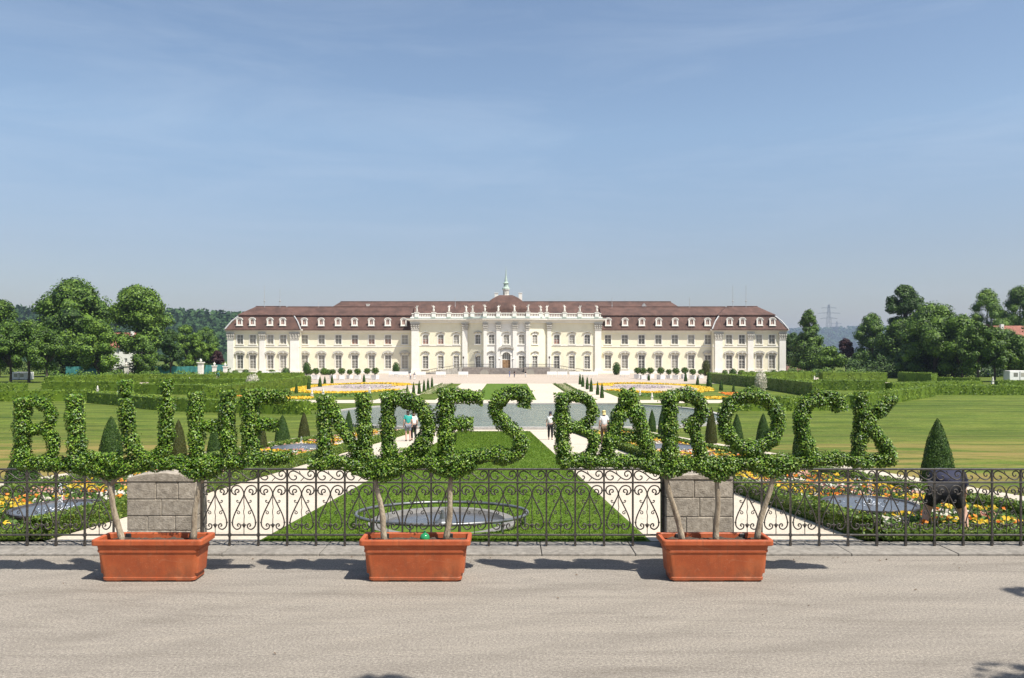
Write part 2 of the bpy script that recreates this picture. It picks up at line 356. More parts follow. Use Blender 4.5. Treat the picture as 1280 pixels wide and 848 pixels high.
def tag(o, label=None, cat=None, group=None, kind=None):
    if label: o['label'] = label
    if cat: o['category'] = cat
    if group: o['group'] = group
    if kind: o['kind'] = kind
    return o
def empty(name, loc, label=None, cat=None, group=None):
    o = bpy.data.objects.new(name, None); COL.objects.link(o); o.location = loc; o.empty_display_size = .3
    return tag(o, label, cat, group)
def sub(mb, name, mats, part, root, smooth=False):        # a sub-part: child of a part that sits at its root's origin
    o = mb.build(name, mats, None, root.location, smooth); o.parent = part; o.location = (0,0,0); return o
def copy_tree(o, parent=None):
    c = o.copy(); COL.objects.link(c)
    if parent: c.parent = parent
    for ch in list(o.children): copy_tree(ch, c)
    return c
def bevel(ob, w, seg=2):
    md = ob.modifiers.new('bevel', 'BEVEL'); md.width = w; md.segments = seg; md.limit_method = 'ANGLE'; return ob
ORD = ['first','second','third','fourth','fifth','sixth','seventh','eighth','ninth','tenth','eleventh','twelfth','thirteenth','fourteenth','fifteenth','sixteenth']
def catmull(P, n=6):
    P = [Vector(p) for p in P]; out = []
    for i in range(len(P)-1):
        a, b, c, d = P[max(i-1,0)], P[i], P[i+1], P[min(i+2,len(P)-1)]
        for k in range(n):
            t = k/n
            out.append(.5*((2*b)+(c-a)*t+(2*a-5*b+4*c-d)*t*t+(3*b-a-3*c+d)*t**3))
    out.append(P[-1]); return out
def sphere_pts(n):
    d = rng.normal(0, 1, (n, 3)); return d/np.linalg.norm(d, axis=1)[:, None]

# ---------------------------------------------------------------- the setting: ground, road, paths, water
def strip(name, mat, xl, xr, y0, y1, lift, label, thick=0, nseg=1):     # a sheet that follows the ground
    ys = sorted(set([y0, y1]+[y for y in (11.6, 61.6) if y0 < y < y1]+list(np.linspace(y0, y1, nseg+1))))
    V = []; fl = xl if callable(xl) else (lambda y: xl); fr = xr if callable(xr) else (lambda y: xr)
    for y in ys:
        z = zg(max(y, 11.61) if y0 >= 11.6 else y)+lift; q = float(SH(y)) if y0 >= 11.6 else 0; V += [(fl(y)+q, y, z), (fr(y)+q, y, z)]
    F = [(2*i, 2*i+1, 2*i+3, 2*i+2) for i in range(len(ys)-1)]
    return tag(MB().add(V, F).build(name, mat), label, name.replace('_', ' '), kind='structure')
mb = MB(); ys = [-120, 11.55, 11.6, 61.6, 120, 300, 1000, 4000, 8000]
V = []
for y in ys:
    z = -.03 if y <= 11.55 else zg(y); V += [(-6000, y, z), (6000, y, z)]
tag(mb.add(V, [(2*i, 2*i+1, 2*i+3, 2*i+2) for i in range(len(ys)-1)]).build('ground', 'lawn_grass'), 'mown grass ground sloping down from the fence towards the pond and palace', 'ground', kind='structure')
strip('road', 'road_gravel_asphalt', -60, 60, -60, 10.9, 0, 'sandy grey gritty road surface in front of the fence')
AX = -1.25
strip('central_lawn', 'fresh_lawn', -4.1, 1.6, 11.61, 62, .008, 'bright green lawn strip running from the fence down to the pond')
PATHS = [(-7.2, -4.1, 'pale gravel path left of the central lawn'), (1.6, 4.7, 'pale gravel path right of the central lawn'),
         (-13.3, -11.0, 'pale gravel path at the far left of the flower bed'), (8.5, 10.8, 'pale gravel path at the far right of the flower bed')]
for a, b_, lb in PATHS: strip('garden_path', 'gravel_path', a, b_, 11.61, 62, .012, lb)
strip('cross_path', 'gravel_path', -13.3, 10.8, 61.9, 63.4, .02, 'pale strip of path along the near side of the pond')
strip('pond_path', 'gravel_path', -31, 29, 97.5, 104, .02, 'pale path behind the pond')
strip('far_lawn', 'fresh_lawn', -4.6, 3.5, 104, 162, .012, 'far green lawn strip between the pale paths before the palace')
strip('far_path', 'gravel_path', -9.7, -4.6, 104, 162, .02, 'pale gravel path left of the far lawn strip')
strip('far_path', 'gravel_path', 3.5, 8.6, 104, 162, .02, 'pale gravel path right of the far lawn strip')
strip('forecourt', 'forecourt_gravel', -82, 80, 162, 262, .012, 'tan gravel forecourt in front of the palace')
strip('side_path', 'gravel_path', -17.5, -13.2, 104, 162, .02, 'narrow pale path left of the small far bed')
strip('side_path', 'gravel_path', 11.5, 15, 104, 162, .02, 'narrow pale path right of the small far bed')
# pond: rounded ends, raised stone rim, rippled grey green water
def pond_outline(grow=0, n=20):
    x0, x1, y0, y1, r = -17.3, 20, 63.5, 93.5, 12.5
    P = []
    for cx, cy, a0 in ((x1-r, y1-r, 0), (x0+r, y1-r, 90), (x0+r, y0+r, 180), (x1-r, y0+r, 270)):
        for k in range(n+1):
            w = R(a0+90*k/n); P.append((cx+(r+grow)*math.cos(w), cy+(r+grow)*math.sin(w)))
    return P
po = pond_outline(); tag(MB().add([(x, y, -3.12) for x, y in po], [tuple(range(len(po)))]).build('pond_water', 'pond_water'), 'grey green rippled water of the wide pond', 'water', kind='structure')
pi_, pe = pond_outline(-.05), pond_outline(.45); k = len(pi_)
V = [(x, y, -3.3) for x, y in pi_]+[(x, y, -3.0) for x, y in pi_]+[(x, y, -3.0) for x, y in pe]+[(x, y, -3.3) for x, y in pe]
F = [(a*k+i, a*k+(i+1)%k, (a+1)*k+(i+1)%k, (a+1)*k+i) for a in range(3) for i in range(k)]
tag(MB().add(V, F).build('pond_rim', 'concrete_pale'), 'low pale stone rim around the pond', 'rim', kind='structure')
# stone kerb under the fence, in slabs with joints
mb = MB(); x = -24
while x < 24:
    w = random.uniform(1.25, 1.7); mb.box(x+.004, x+w-.004, 10.9, 11.6, -.12, .035+random.uniform(-.004, .004)); x += w
tag(bevel(mb.build('kerb', 'kerb_stone'), .012), 'grey stone kerb slabs under the iron fence', 'kerb', kind='structure')
# hills with woods
def hill_h(x, y):
    return 50*math.exp(-((x+430)/430)**2-((y-1250)/260)**2)+44*math.exp(-((x+900)/420)**2-((y-1150)/260)**2)+165*math.exp(-((x-2500)/1900)**2-((y-6000)/800)**2)+150*math.exp(-((x-5400)/1700)**2-((y-5600)/800)**2)
def hills(name, x0, x1, y0, y1, nx, ny, label):
    V = [(x, y, hill_h(x, y)-3.5) for y in np.linspace(y0, y1, ny) for x in np.linspace(x0, x1, nx)]
    F = [(j*nx+i, j*nx+i+1, (j+1)*nx+i+1, (j+1)*nx+i) for j in range(ny-1) for i in range(nx-1)]
    return tag(MB().add(V, F).build(name, 'wood_leaf', smooth=True), label, 'hill', kind='structure')
hills('hills', -2200, 500, 650, 2000, 50, 26, 'wooded hill behind the trees on the left')
hills('hills', -600, 5900, 4200, 7600, 50, 26, 'low far ridge in the haze right of the palace')
def wood(name, x0, x1, y0, y1, n, sz, label):
    X = rng.uniform(x0, x1, n); Y = rng.uniform(y0, y1, n); H = np.array([hill_h(a, b) for a, b in zip(X, Y)])
    keep = H > 6; X, Y, H = X[keep], Y[keep], H[keep]; k = len(X)
    q = 16; hh = rng.uniform(.6, 1.25, k)*sz
    D = sphere_pts(k*q); D[:, 2] = np.abs(D[:, 2])
    C = np.repeat(np.stack([X, Y, H-3.5], 1), q, 0)+D*np.repeat(hh, q)[:, None]*np.array([.85, .85, 1.3])
    return tag(MB().leaves(C, D, np.repeat(hh, q)*.75, jit=.45, asp=.8).build(name, 'wood_leaf'), label, 'wood', kind='stuff')
wood('far_wood', -1500, 100, 850, 1330, 4200, 8, 'blue green wood covering the hill behind the left trees')
wood('far_wood', 600, 5500, 5000, 6100, 4200, 26, 'hazy blue wood on the far ridge right of the palace')

# summer haze: one closed box of thin air around everything
hz = MB().box(-6500, 6500, -300, 8500, -6, 240).build('haze', 'mortar'); hz.data.materials.clear()
hm = bpy.data.materials.new('haze_air'); hm.use_nodes = True; hn = hm.node_tree.nodes; hn.clear()
ho = hn.new('ShaderNodeOutputMaterial'); hv = hn.new('ShaderNodeVolumePrincipled'); hv.inputs['Color'].default_value = (.6, .72, .95, 1); hv.inputs['Density'].default_value = .000095; hv.inputs['Anisotropy'].default_value = .2
hm.node_tree.links.new(hv.outputs[0], ho.inputs['Volume']); hz.data.materials.append(hm); tag(hz, 'thin pale summer haze over the whole garden', 'haze', kind='stuff')
# ---------------------------------------------------------------- palace
GZ = -3.22
PAL = empty('palace', (AX, 248, GZ), 'long cream baroque palace with brown mansard roof, white pilasters and a small lantern turret', 'palace')
def pxw(px, Y): return (px-637)*Y/1000
def zw(py, Y): return CAMZ+(443-py)*Y/1000
W_Y, P_Y, C_Y, B_Y = 250.0, 248.0, 247.0, 244.6      # wing, pavilion, side block, bowed centre
def wall_mesh(o, u, L, z0, z1, holes, depth=.45):
    """wall face from o along unit vector u, with rectangular holes (u0,u1,z0,z1) and their reveals"""
    u = Vector(u).normalized(); nin = Vector((-u.y, u.x, 0)); o = Vector(o); mb = MB()
    us = sorted(set([0, L]+[q for h in holes for q in h[:2]])); zs = sorted(set([z0, z1]+[q for h in holes for q in h[2:]]))
    p = lambda a, z, d=0: (o.x+u.x*a+nin.x*d, o.y+u.y*a+nin.y*d, z)
    for i in range(len(us)-1):
        for j in range(len(zs)-1):
            cu, cz = (us[i]+us[i+1])/2, (zs[j]+zs[j+1])/2
            if any(h[0] < cu < h[1] and h[2] < cz < h[3] for h in holes): continue
            mb.add([p(us[i], zs[j]), p(us[i+1], zs[j]), p(us[i+1], zs[j+1]), p(us[i], zs[j+1])], [(0,1,2,3)])
    for a, b, c, d in holes:
        q = [p(a,c), p(b,c), p(b,d), p(a,d), p(a,c,depth), p(b,c,depth), p(b,d,depth), p(a,d,depth)]
        mb.add(q, [(0,4,5,1), (1,5,6,2), (2,6,7,3), (3,7,4,0)])
    return mb
def pal(mb, name, mat, smooth=False): return mb.build(name, mat, PAL, smooth=smooth)
# ---- window prototypes (frame with glazing bars; pane; carved hood), built once at the origin facing -Y
WIN = {}
def window_proto(key, w, h, arch, hood, shut=False, rows=3):
    fr, pn, hd = MB(), MB(), MB(); t = .22
    hw = w/2
    fr.box(-hw-t, -hw, -.07, .3, -.05, h+t*.2); fr.box(hw, hw+t, -.07, .3, -.05, h+t*.2)
    fr.box(-hw-t-.12, hw+t+.12, -.2, .3, -.32, -.052)
    if arch:
        n = 10; rise = arch
        top = [(-hw-t, h-.001)]+[(-(hw+t)*math.cos(math.pi*i/n), h+(rise+t)*math.sin(math.pi*i/n)) for i in range(n+1)][1:-1]+[(hw+t, h-.001)]
        inn = [(hw*math.cos(math.pi*i/n), h-.25+rise*math.sin(math.pi*i/n)) for i in range(n+1)]
        fr.prism(top+[(hw, h-.25)]+inn[1:-1]+[(-hw, h-.25)], (0, -.07, 0), (1,0,0), (0,0,1), (0,.36,0))
    else:
        fr.box(-hw-t, hw+t, -.071, .3, h, h+t)
    for k in (-.5, 0, .5) if w > 1.4 else (0,):
        fr.box(k*w-.045 if k == 0 else k*w*.98-.03, k*w+.045 if k == 0 else k*w*.98+.03, .24, .33, 0, h)
    for r_ in range(1, rows): fr.box(-hw, hw, .25, .325, h*r_/rows-.03, h*r_/rows+.03)
    fr.box(-hw, hw, .235, .335, h*.66-.06, h*.66+.06)
    pn.add([(-hw, .36, 0), (hw, .36, 0), (hw, .36, h), (-hw, .36, h)], [(0,1,2,3)])
    if shut:
        pn.add([(-hw, .342, 0), (-.06, .342, 0), (-.06, .342, h*.5), (-hw, .342, h*.5)], [(0,1,2,3)], 1)
        pn.add([(.06, .342, 0), (hw, .342, 0), (hw, .342, h*.5), (.06, .342, h*.5)], [(0,1,2,3)], 1)
    if hood == 'carved':
        z = h+.42; n = 14; W = 1.62
        arc = [(-W+2*W*i/n, z+.28+.62*math.sin(math.pi*i/n)**.8) for i in range(n+1)]
        low = [(W-2*W*i/n, z+.05+.42*math.sin(math.pi*i/n)) for i in range(n+1)]
        hd.prism([(a, b+.18) for a, b in arc]+low, (0, -.42, 0), (1,0,0), (0,0,1), (0,.42,0))
        for sx in (-1, 1):
            hd.lathe([(.0,-.22),(.2,-.14),(.26,0),(.2,.14),(0,.22)], 8, (sx*1.38, -.25, z+.05))
            hd.box(sx*1.2-.12, sx*1.2+.12, -.3, 0, z-.75, z-.05)
        hd.lathe([(0,-.45),(.3,-.3),(.42,0),(.3,.3),(0,.42)], 8, (0, -.3, z+.35), sy=.5)
        for a in (-.65, .65): hd.lathe([(0,-.2),(.2,-.1),(.25,0),(.18,.14),(0,.2)], 8, (a, -.22, z+.3), sy=.5)
    elif hood == 'arch':
        z = h+(arch or 0)+.25; n = 12; W = 1.35
        arc = [(-W+2*W*i/n, z+.14+.48*math.sin(math.pi*i/n)) for i in range(n+1)]; low = [(a, b-.24) for a, b in reversed(arc)]
        hd.prism(arc+low, (0, -.38, 0), (1,0,0), (0,0,1), (0,.38,0))
        hd.lathe([(0,-.25),(.2,-.14),(.26,0),(.18,.16),(0,.25)], 8, (0, -.18, z+.1), sy=.5)
    WIN[key] = (fr, pn, hd, shut)
window_proto('tall', 1.9, 4.1, 0, 'carved', rows=5)
window_proto('upper', 1.9, 2.75, 0, None, rows=3)
window_proto('upper_shut', 1.9, 2.75, 0, None, True, rows=3)
window_proto('arched', 1.7, 3.9, .75, 'arch', rows=5)
window_proto('upper_hood', 1.7, 2.75, .3, 'arch', rows=3)
window_proto('upper_hood_shut', 1.7, 2.75, .3, 'arch', True, rows=3)
WMESH = {}
def window(key, x, Y, z, rot=0):
    fr, pn, hd, shut = WIN[key]
    if key not in WMESH:
        mats = ['white_plaster', ['window_glass', 'window_shutter'], 'grey_stone_trim']
        ms = []
        for m_, nm, mt in zip((fr, pn, hd), ('window', 'pane', 'window_hood'), mats):
            if m_.n == 0: ms.append(None); continue
            o = m_.build(nm, mt); ms.append(o.data); bpy.data.objects.remove(o)
        WMESH[key] = ms
    ms = WMESH[key]
    w = bpy.data.objects.new('window', ms[0]); COL.objects.link(w); w.parent = PAL
    w.location = (x-PAL.location.x, Y-PAL.location.y, z-PAL.location.z); w.rotation_euler = (0,0,rot)
    for nm, m_ in (('pane', ms[1]), ('window_hood', ms[2])):
        if m_: c = bpy.data.objects.new(nm, m_); COL.objects.link(c); c.parent = w
ZL, ZU, ZST = zw(460.8, 250), zw(430.3, 250), zw(434, 250)   # sill heights of the two storeys, string course
EAVE = zw(412.5, 250)
def facade(o, u, L, z1, wins, name, depth=.4):
    """wins: (distance along, lower key, upper key); cuts the openings, then sets the windows"""
    u = Vector(u).normalized(); rot = math.atan2(u.y, u.x); holes = []
    for a, kl, ku in wins:
        for k_, z in ((kl, ZL), (ku, ZU)):
            if not k_: continue
            w, h = (1.9 if k_ in ('tall','upper','upper_shut') else 1.7), {'tall':4.1,'arched':3.9}.get(k_, 2.75)
            holes.append((a-w/2, a+w/2, z, z+h))
            window(k_, o[0]+u.x*a, o[1]+u.y*a, z, rot)
    pal(wall_mesh(o, u, L, GZ-.5, z1, holes, .5), name, 'yellow_plaster')
def pilaster(x0, x1, Y, z1=None, d=.35):
    z1 = z1 or EAVE-.9
    mb = MB(); mb.box(x0, x1, Y-d, Y+.1, GZ+1.1, z1-2.2); mb.box(x0-.15, x1+.15, Y-d-.15, Y+.1, GZ-.5, GZ+1.101); mb.box(x0-.06, x1+.06, Y-d-.06, Y+.1, GZ+1.1, GZ+1.5)
    p = pal(mb, 'pilaster', 'white_plaster')
    c = MB(); c.box(x0-.12, x1+.12, Y-d-.12, Y+.1, z1-2.2, z1-1.9); c.box(x0+.05, x1-.05, Y-d-.1, Y+.1, z1-1.9, z1-.4); c.box(x0-.3, x1+.3, Y-d-.3, Y+.1, z1-.4, z1)
    for q in (0, .33, .67, 1):
        c.lathe([(0,-.35),(.28,-.2),(.34,.05),(.2,.3),(0,.35)], 8, (x0+(x1-x0)*q, Y-d-.12, z1-.85), sy=.7)
        c.lathe([(0,-.3),(.2,-.15),(.22,.1),(0,.3)], 8, (x0+(x1-x0)*q, Y-d-.1, z1-1.5), sy=.7)
    sub(c, 'capital', 'grey_stone_trim', p, PAL)
def cornice(x0, x1, Y, z, steps=((.0,.35,.25),(.35,.65,.5),(.65,.95,.85)), ends=True):
    mb = MB()
    for a, b_, d in steps:
        e = d if ends else 0; mb.box(x0-e, x1+e, Y-d, Y+.2, z+a, z+b_-.003)
    pal(mb, 'cornice', 'white_plaster')
def course(x0, x1, Y, z, h=.3, d=.12, mat='white_plaster', name='string_course'): pal(MB().box(x0, x1, Y-d, Y+.1, z, z+h), name, mat)
for s in (-1, 1):
    # pixel columns are given for the left half and for the right half as they stand
    pv = (284.5, 375) if s < 0 else (891, 982); wg = (375, 514) if s < 0 else (752, 891)
    pwin = (300, 316, 338, 354) if s < 0 else (911.5, 927.5, 949, 965); wwin = (381, 402, 423, 443.5, 464.5, 485, 506) if s < 0 else (760, 781, 802, 823, 843.5, 864, 885)
    pil = ((284.5, 292.5), (324.5, 331.5), (363, 373.5)) if s < 0 else ((893.5, 903), (934.5, 941.5), (974, 982))
    x0, x1 = pxw(pv[0], P_Y), pxw(pv[1], P_Y)
    facade((x0, P_Y, 0), (1,0,0), x1-x0, EAVE, [(pxw(p, P_Y)-x0, 'tall', 'upper') for p in pwin], 'pavilion_wall')
    mb = MB(); mb.box(x0+.01, x1-.01, P_Y+.52, P_Y+14, GZ-.5, EAVE-.01)
    pal(mb, 'pavilion_wall', 'yellow_plaster')
    for xe in (x0, x1): pal(MB().box(xe-.02, xe+.02, P_Y+.002, P_Y+14.1, GZ-.5, EAVE-.005), 'side_wall', 'yellow_plaster')
    for a, b_ in pil: pilaster(pxw(a, P_Y), pxw(b_, P_Y), P_Y)
    cornice(x0, x1, P_Y, EAVE-.9); course(x0+.01, x1-.01, P_Y, ZST); course(x0+.01, x1-.01, P_Y, GZ-.4, 1.3, .18, name='plinth')
    x0, x1 = pxw(wg[0], W_Y), pxw(wg[1], W_Y)
    sh = {6} if s < 0 else set()
    facade((x0-.6, W_Y, 0), (1,0,0), x1-x0+1.2, EAVE, [(pxw(p, W_Y)-x0+.6, 'tall', 'upper_shut' if (s < 0 and i in (3,4,5)) else 'upper') for i, p in enumerate(wwin)], 'wing_wall')
    pal(MB().box(x0-.6, x1+.6, W_Y+.52, W_Y+13, GZ-.5, EAVE-.01), 'wing_wall', 'yellow_plaster')
    cornice(x0, x1, W_Y, EAVE-.9, ends=False); course(x0, x1, W_Y, ZST); course(x0, x1, W_Y, GZ-.4, 1.3, .18, name='plinth')
    pal(MB().tube([(x0+.5 if s < 0 else x1-.5, W_Y-.25, GZ), (x0+.5 if s < 0 else x1-.5, W_Y-.25, EAVE)], .14, 6), 'downpipe', 'lead_grey')
# ---- roofs: steep lower slope, flatter upper slope
ZB, ZR = zw(395.2, 252), zw(384, 257.5)
def mansard(name, x0, x1, Y, hl, hr, rb=7.5, depth=15):
    """profile: eave (Y-1), break (Y+1.6), ridge (Y+rb); hl/hr: hip insets at the break and at the ridge, or None for a butt end"""
    e0, e1 = EAVE+.05, ZB; il = hl or (0,0,0); ir = hr or (0,0,0)
    Ye, Yb, Yr = Y-.95, Y+1.7, Y+rb; Yk = 2*Yr-Yb; Yke = 2*Yr-Ye
    lo = MB()
    A = [(x0-il[2], Ye, e0), (x1+ir[2], Ye, e0), (x1-ir[0], Yb, e1), (x0+il[0], Yb, e1)]; B_ = [(x0-il[2], Yke, e0), (x1+ir[2], Yke, e0), (x1-ir[0], Yk, e1), (x0+il[0], Yk, e1)]
    lo.add(A+B_, [(0,1,2,3), (5,4,7,6), (4,0,3,7), (1,5,6,2)])
    lo.box(x0-il[2], x1+ir[2], Ye-.12, Ye+.05, e0-.3, e0-.001)
    pal(lo, name, 'roof_tiles')
    up = MB(); q = .35; zl = e1+.28
    V = [(x0+il[0]-(q if hl else 0), Yb-q, zl), (x1-ir[0]+(q if hr else 0), Yb-q, zl), (x1-ir[1], Yr, ZR), (x0+il[1], Yr, ZR), (x0+il[0], Yk+q, zl), (x1-ir[0], Yk+q, zl)]
    V += [(a, b_, c-.3) for a, b_, c in V[:2]]+[(V[4][0], V[4][1], V[4][2]-.3), (V[5][0], V[5][1], V[5][2]-.3)]
    up.add(V, [(0,1,2,3), (5,4,3,2), (4,0,3), (1,5,2), (6,7,1,0), (6,0,4,8), (7,9,5,1), (6,8,9,7)])
    pal(up, name, 'roof_tiles')
    rd = MB(); rd.tube([(x0+il[1], Yr, ZR+.05), (x1-ir[1], Yr, ZR+.05)], .16, 6)
    pal(rd, 'ridge', 'roof_tiles')
    for on, sx, I in ((hl, 1, il), (hr, -1, ir)):
        if not on: continue
        xe = x0-I[2] if sx > 0 else x1+I[2]; xb = x0+I[0] if sx > 0 else x1-I[0]
        hp = MB().tube([(xe, Ye, e0+.1), (xe*.55+xb*.45, Ye*.5+Yb*.5, e0*.42+e1*.58), (xb, Yb, e1+.05)], .22, 6); pal(hp, 'hip_flashing', 'lead_grey')
for s in (-1, 1):
    if s < 0:
        x0, x1 = pxw(284.5, P_Y), pxw(375, P_Y); mansard('roof', x0, x1, P_Y, (3.0, 6.4, .5), (2.4, 6.4, .4))
        mansard('roof', x1-6.5, pxw(514, W_Y), W_Y, None, None, rb=7.4)
    else:
        x0, x1 = pxw(891, P_Y), pxw(982, P_Y); mansard('roof', x0, x1, P_Y, (2.4, 6.4, .4), (3.0, 6.4, .5))
        mansard('roof', pxw(752, W_Y), x0+6.5, W_Y, None, None, rb=7.4)
# higher roof behind the wings and the centre
mb = MB(); xa, xb = pxw(411, 262), pxw(853, 262); zt = zw(377.6, 266)
mb.add([(xa, 259, ZR-1), (xb, 259, ZR-1), (xb-3, 266, zt), (xa+3, 266, zt), (xa, 273, ZR-1), (xb, 273, ZR-1)], [(0,1,2,3), (5,4,3,2), (4,0,3), (1,5,2)])
pal(mb, 'rear_roof', 'roof_tiles'); pal(MB().tube([(xa+3, 266, zt+.05), (xb-3, 266, zt+.05)], .18, 6), 'ridge', 'roof_tiles')
mb = MB()
x = xa+6
while x < xb-6: mb.box(x-.08, x+.08, 265.9, 266.1, zt, zt+.45); x += 1.5
pal(mb, 'snow_guard', 'lead_grey')
for px in (460, 700): pal(MB().box(pxw(px, 263)-.5, pxw(px, 263)+.5, 262.5, 263.5, ZR, ZR+1.1).box(pxw(px, 263)-.6, pxw(px, 263)+.6, 262.4, 263.6, ZR+1.1, ZR+1.3), 'chimney', 'white_plaster')
mb = MB(); mb.prism([(-.9, 0), (.9, 0), (0, 1.2)], (pxw(805, 262), 261.5, ZR+.3), (1,0,0), (0,0,1), (0,2,0)); pal(mb, 'roof_hatch', 'lead_grey')
# dormers
dfr, dpn, drf = MB(), MB(), MB()
n = 10; ow = [(-.95, 0)]+[(-.95, 1.55)]+[(-.95*math.cos(math.pi*i/n), 1.55+.75*math.sin(math.pi*i/n)) for i in range(1, n)]+[(.95, 1.55), (.95, 0)]
iw = [(.5, .35), (.5, 1.5)]+[(.5*math.cos(math.pi*i/n), 1.5+.4*math.sin(math.pi*i/n)) for i in range(1, n)]+[(-.5, 1.5), (-.5, .35)]
dfr.box(-.95, -.5, -.14, .15, 0, 1.6); dfr.box(.5, .95, -.14, .15, 0, 1.6); dfr.box(-.5, .5, -.14, .15, 0, .35); dfr.box(-1.1, 1.1, -.3, .1, -.16, -.002); dfr.box(-.035, .035, .05, .12, .35, 1.9)
arc_o = [(-.95*math.cos(math.pi*i/n), 1.6+.72*math.sin(math.pi*i/n)) for i in range(n+1)]; arc_i = [(.5*math.cos(math.pi*i/n), 1.6+.35*math.sin(math.pi*i/n)) for i in range(n+1)]
dfr.prism(arc_o+arc_i, (0, -.14, 0), (1,0,0), (0,0,1), (0,.29,0))
arc2 = [(-1.12*math.cos(math.pi*i/n), 1.72+.82*math.sin(math.pi*i/n)) for i in range(n+1)]; arc3 = [(.97*math.cos(math.pi*i/n), 1.62+.74*math.sin(math.pi*i/n)) for i in range(n+1)]
dfr.prism(arc2+arc3, (0, -.28, 0), (1,0,0), (0,0,1), (0,.3,0))
dpn.add([(-.5, .1, .35), (.5, .1, .35), (.5, .1, 1.62), (.36, .1, 1.85), (0, .1, 1.95), (-.36, .1, 1.85), (-.5, .1, 1.62)], [(0,1,2,3,4,5,6)])
roofp = [(-.9, .02), (-.9, 1.6)]+[(-.9*math.cos(math.pi*i/n), 1.6+.68*math.sin(math.pi*i/n)) for i in range(1, n)]+[(.9, 1.6), (.9, .02)]
drf.prism(roofp, (0, .152, 0), (1,0,0), (0,0,1), (0,2.2,0))
DM = []
for m_, nm, mt in ((dfr, 'dormer', 'white_plaster'), (dpn, 'pane', 'window_shutter'), (drf, 'dormer_roof', 'roof_tiles')):
    o = m_.build(nm, mt); DM.append(o.data); bpy.data.objects.remove(o)
def dormer(x, Y):
    zd = zw(407.3, 249); f = (zd-EAVE)/(ZB-EAVE); yd = Y-.95+2.65*f-.25
    d = bpy.data.objects.new('dormer', DM[0]); COL.objects.link(d); d.parent = PAL; d.location = Vector((x, yd, zd))-PAL.location
    for nm, m_ in (('pane', DM[1]), ('dormer_roof', DM[2])):
        c = bpy.data.objects.new(nm, m_); COL.objects.link(c); c.parent = d
for p in (300, 316, 338, 354, 911.5, 927.5, 949, 965): dormer(pxw(p, P_Y), P_Y)
for p in (381, 402, 423, 443.5, 464.5, 485, 760, 781, 802, 823, 843.5, 864, 884): dormer(pxw(p, W_Y), W_Y)
dormer(pxw(505, W_Y), W_Y)
# ---- centre block
CE = zw(397.5, C_Y)                          # underside of the balustrade
CW = CE-1.5
xl0, xl1, xr0, xr1 = pxw(514.5, C_Y), pxw(585, C_Y), pxw(682, C_Y), pxw(751.5, C_Y)
facade((xl0, C_Y, 0), (1,0,0), xl1-xl0, CW, [(pxw(p, C_Y)-xl0, 'arched', 'upper_hood_shut' if p < 555 else 'upper_hood') for p in (532, 551, 570.5)], 'centre_wall')
facade((xr0, C_Y, 0), (1,0,0), xr1-xr0, CW, [(pxw(p, C_Y)-xr0, 'arched', 'upper_hood_shut' if p < 700 else 'upper_hood') for p in (696, 715, 734)], 'centre_wall')
bl, br = pxw(605, B_Y), pxw(661, B_Y)
facade((xl1, C_Y, 0), (bl-xl1, B_Y-C_Y, 0), math.hypot(bl-xl1, B_Y-C_Y), CW, [(math.hypot(bl-xl1, B_Y-C_Y)*.62, 'arched', 'upper_hood')], 'bow_wall')
facade((br, B_Y, 0), (xr0-br, C_Y-B_Y, 0), math.hypot(xr0-br, C_Y-B_Y), CW, [(math.hypot(xr0-br, C_Y-B_Y)*.36, 'arched', 'upper_hood')], 'bow_wall')
mb = wall_mesh((bl, B_Y, 0), (1,0,0), br-bl, GZ-.5, CW, [(pxw(614.5, B_Y)-bl-.85, pxw(614.5, B_Y)-bl+.85, ZL, ZL+3.9), (pxw(652, B_Y)-bl-.85, pxw(652, B_Y)-bl+.85, ZL, ZL+3.9),
     (pxw(633, B_Y)-bl-1.25, pxw(633, B_Y)-bl+1.25, GZ+1.6, GZ+6.6)]+[(pxw(p, B_Y)-bl-.85, pxw(p, B_Y)-bl+.85, ZU, ZU+2.75) for p in (614.5, 633, 652)])
pal(mb, 'bow_wall', 'white_plaster')
for p in (614.5, 652): window('arched', pxw(p, B_Y), B_Y, ZL)
for p in (614.5, 633, 652): window('upper_hood', pxw(p, B_Y), B_Y, ZU)
cx = pxw(633, B_Y)                           # portal
mb = MB(); mb.box(cx-1.25, cx-.03, B_Y+.3, B_Y+.4, GZ+1.6, GZ+4.3); mb.box(cx+.03, cx+1.25, B_Y+.3, B_Y+.4, GZ+1.6, GZ+4.3)
for q in (-.65, .65):
    for z in (2.0, 3.3): mb.box(cx+q-.35, cx+q+.35, B_Y+.24, B_Y+.301, GZ+z, GZ+z+.95)
door = pal(mb, 'door', 'oak_door')
pl_ = pal(MB().box(cx-1.25, cx+1.25, B_Y+.4, B_Y+.45, GZ+4.3, GZ+6.6), 'pane', 'window_glass')
mb = MB()
for q in (-.6, 0, .6): mb.box(cx+q-.05, cx+q+.05, B_Y+.3, B_Y+.39, GZ+4.32, GZ+6.6)
mb.box(cx-1.25, cx+1.25, B_Y+.28, B_Y+.398, GZ+4.22, GZ+4.4)
for sx in (-1, 1): mb.box(cx+sx*1.55-.3, cx+sx*1.55+.3, B_Y-.35, B_Y+.2, GZ+1.2, GZ+5.6); mb.lathe([(0,-.4),(.3,-.25),(.4,0),(.25,.3),(0,.4)], 8, (cx+sx*2.1, B_Y-.3, GZ+4.6))
n = 12; ao = [(-1.85*math.cos(math.pi*i/n), 5.6+1.75*math.sin(math.pi*i/n)) for i in range(n+1)]; ai = [(1.25*math.cos(math.pi*i/n), 5.4+1.2*math.sin(math.pi*i/n)) for i in range(n+1)]
mb.prism(ao+ai, (cx, B_Y-.35, GZ), (1,0,0), (0,0,1), (0,.55,0))
pal(mb, 'portal_frame', 'white_plaster')
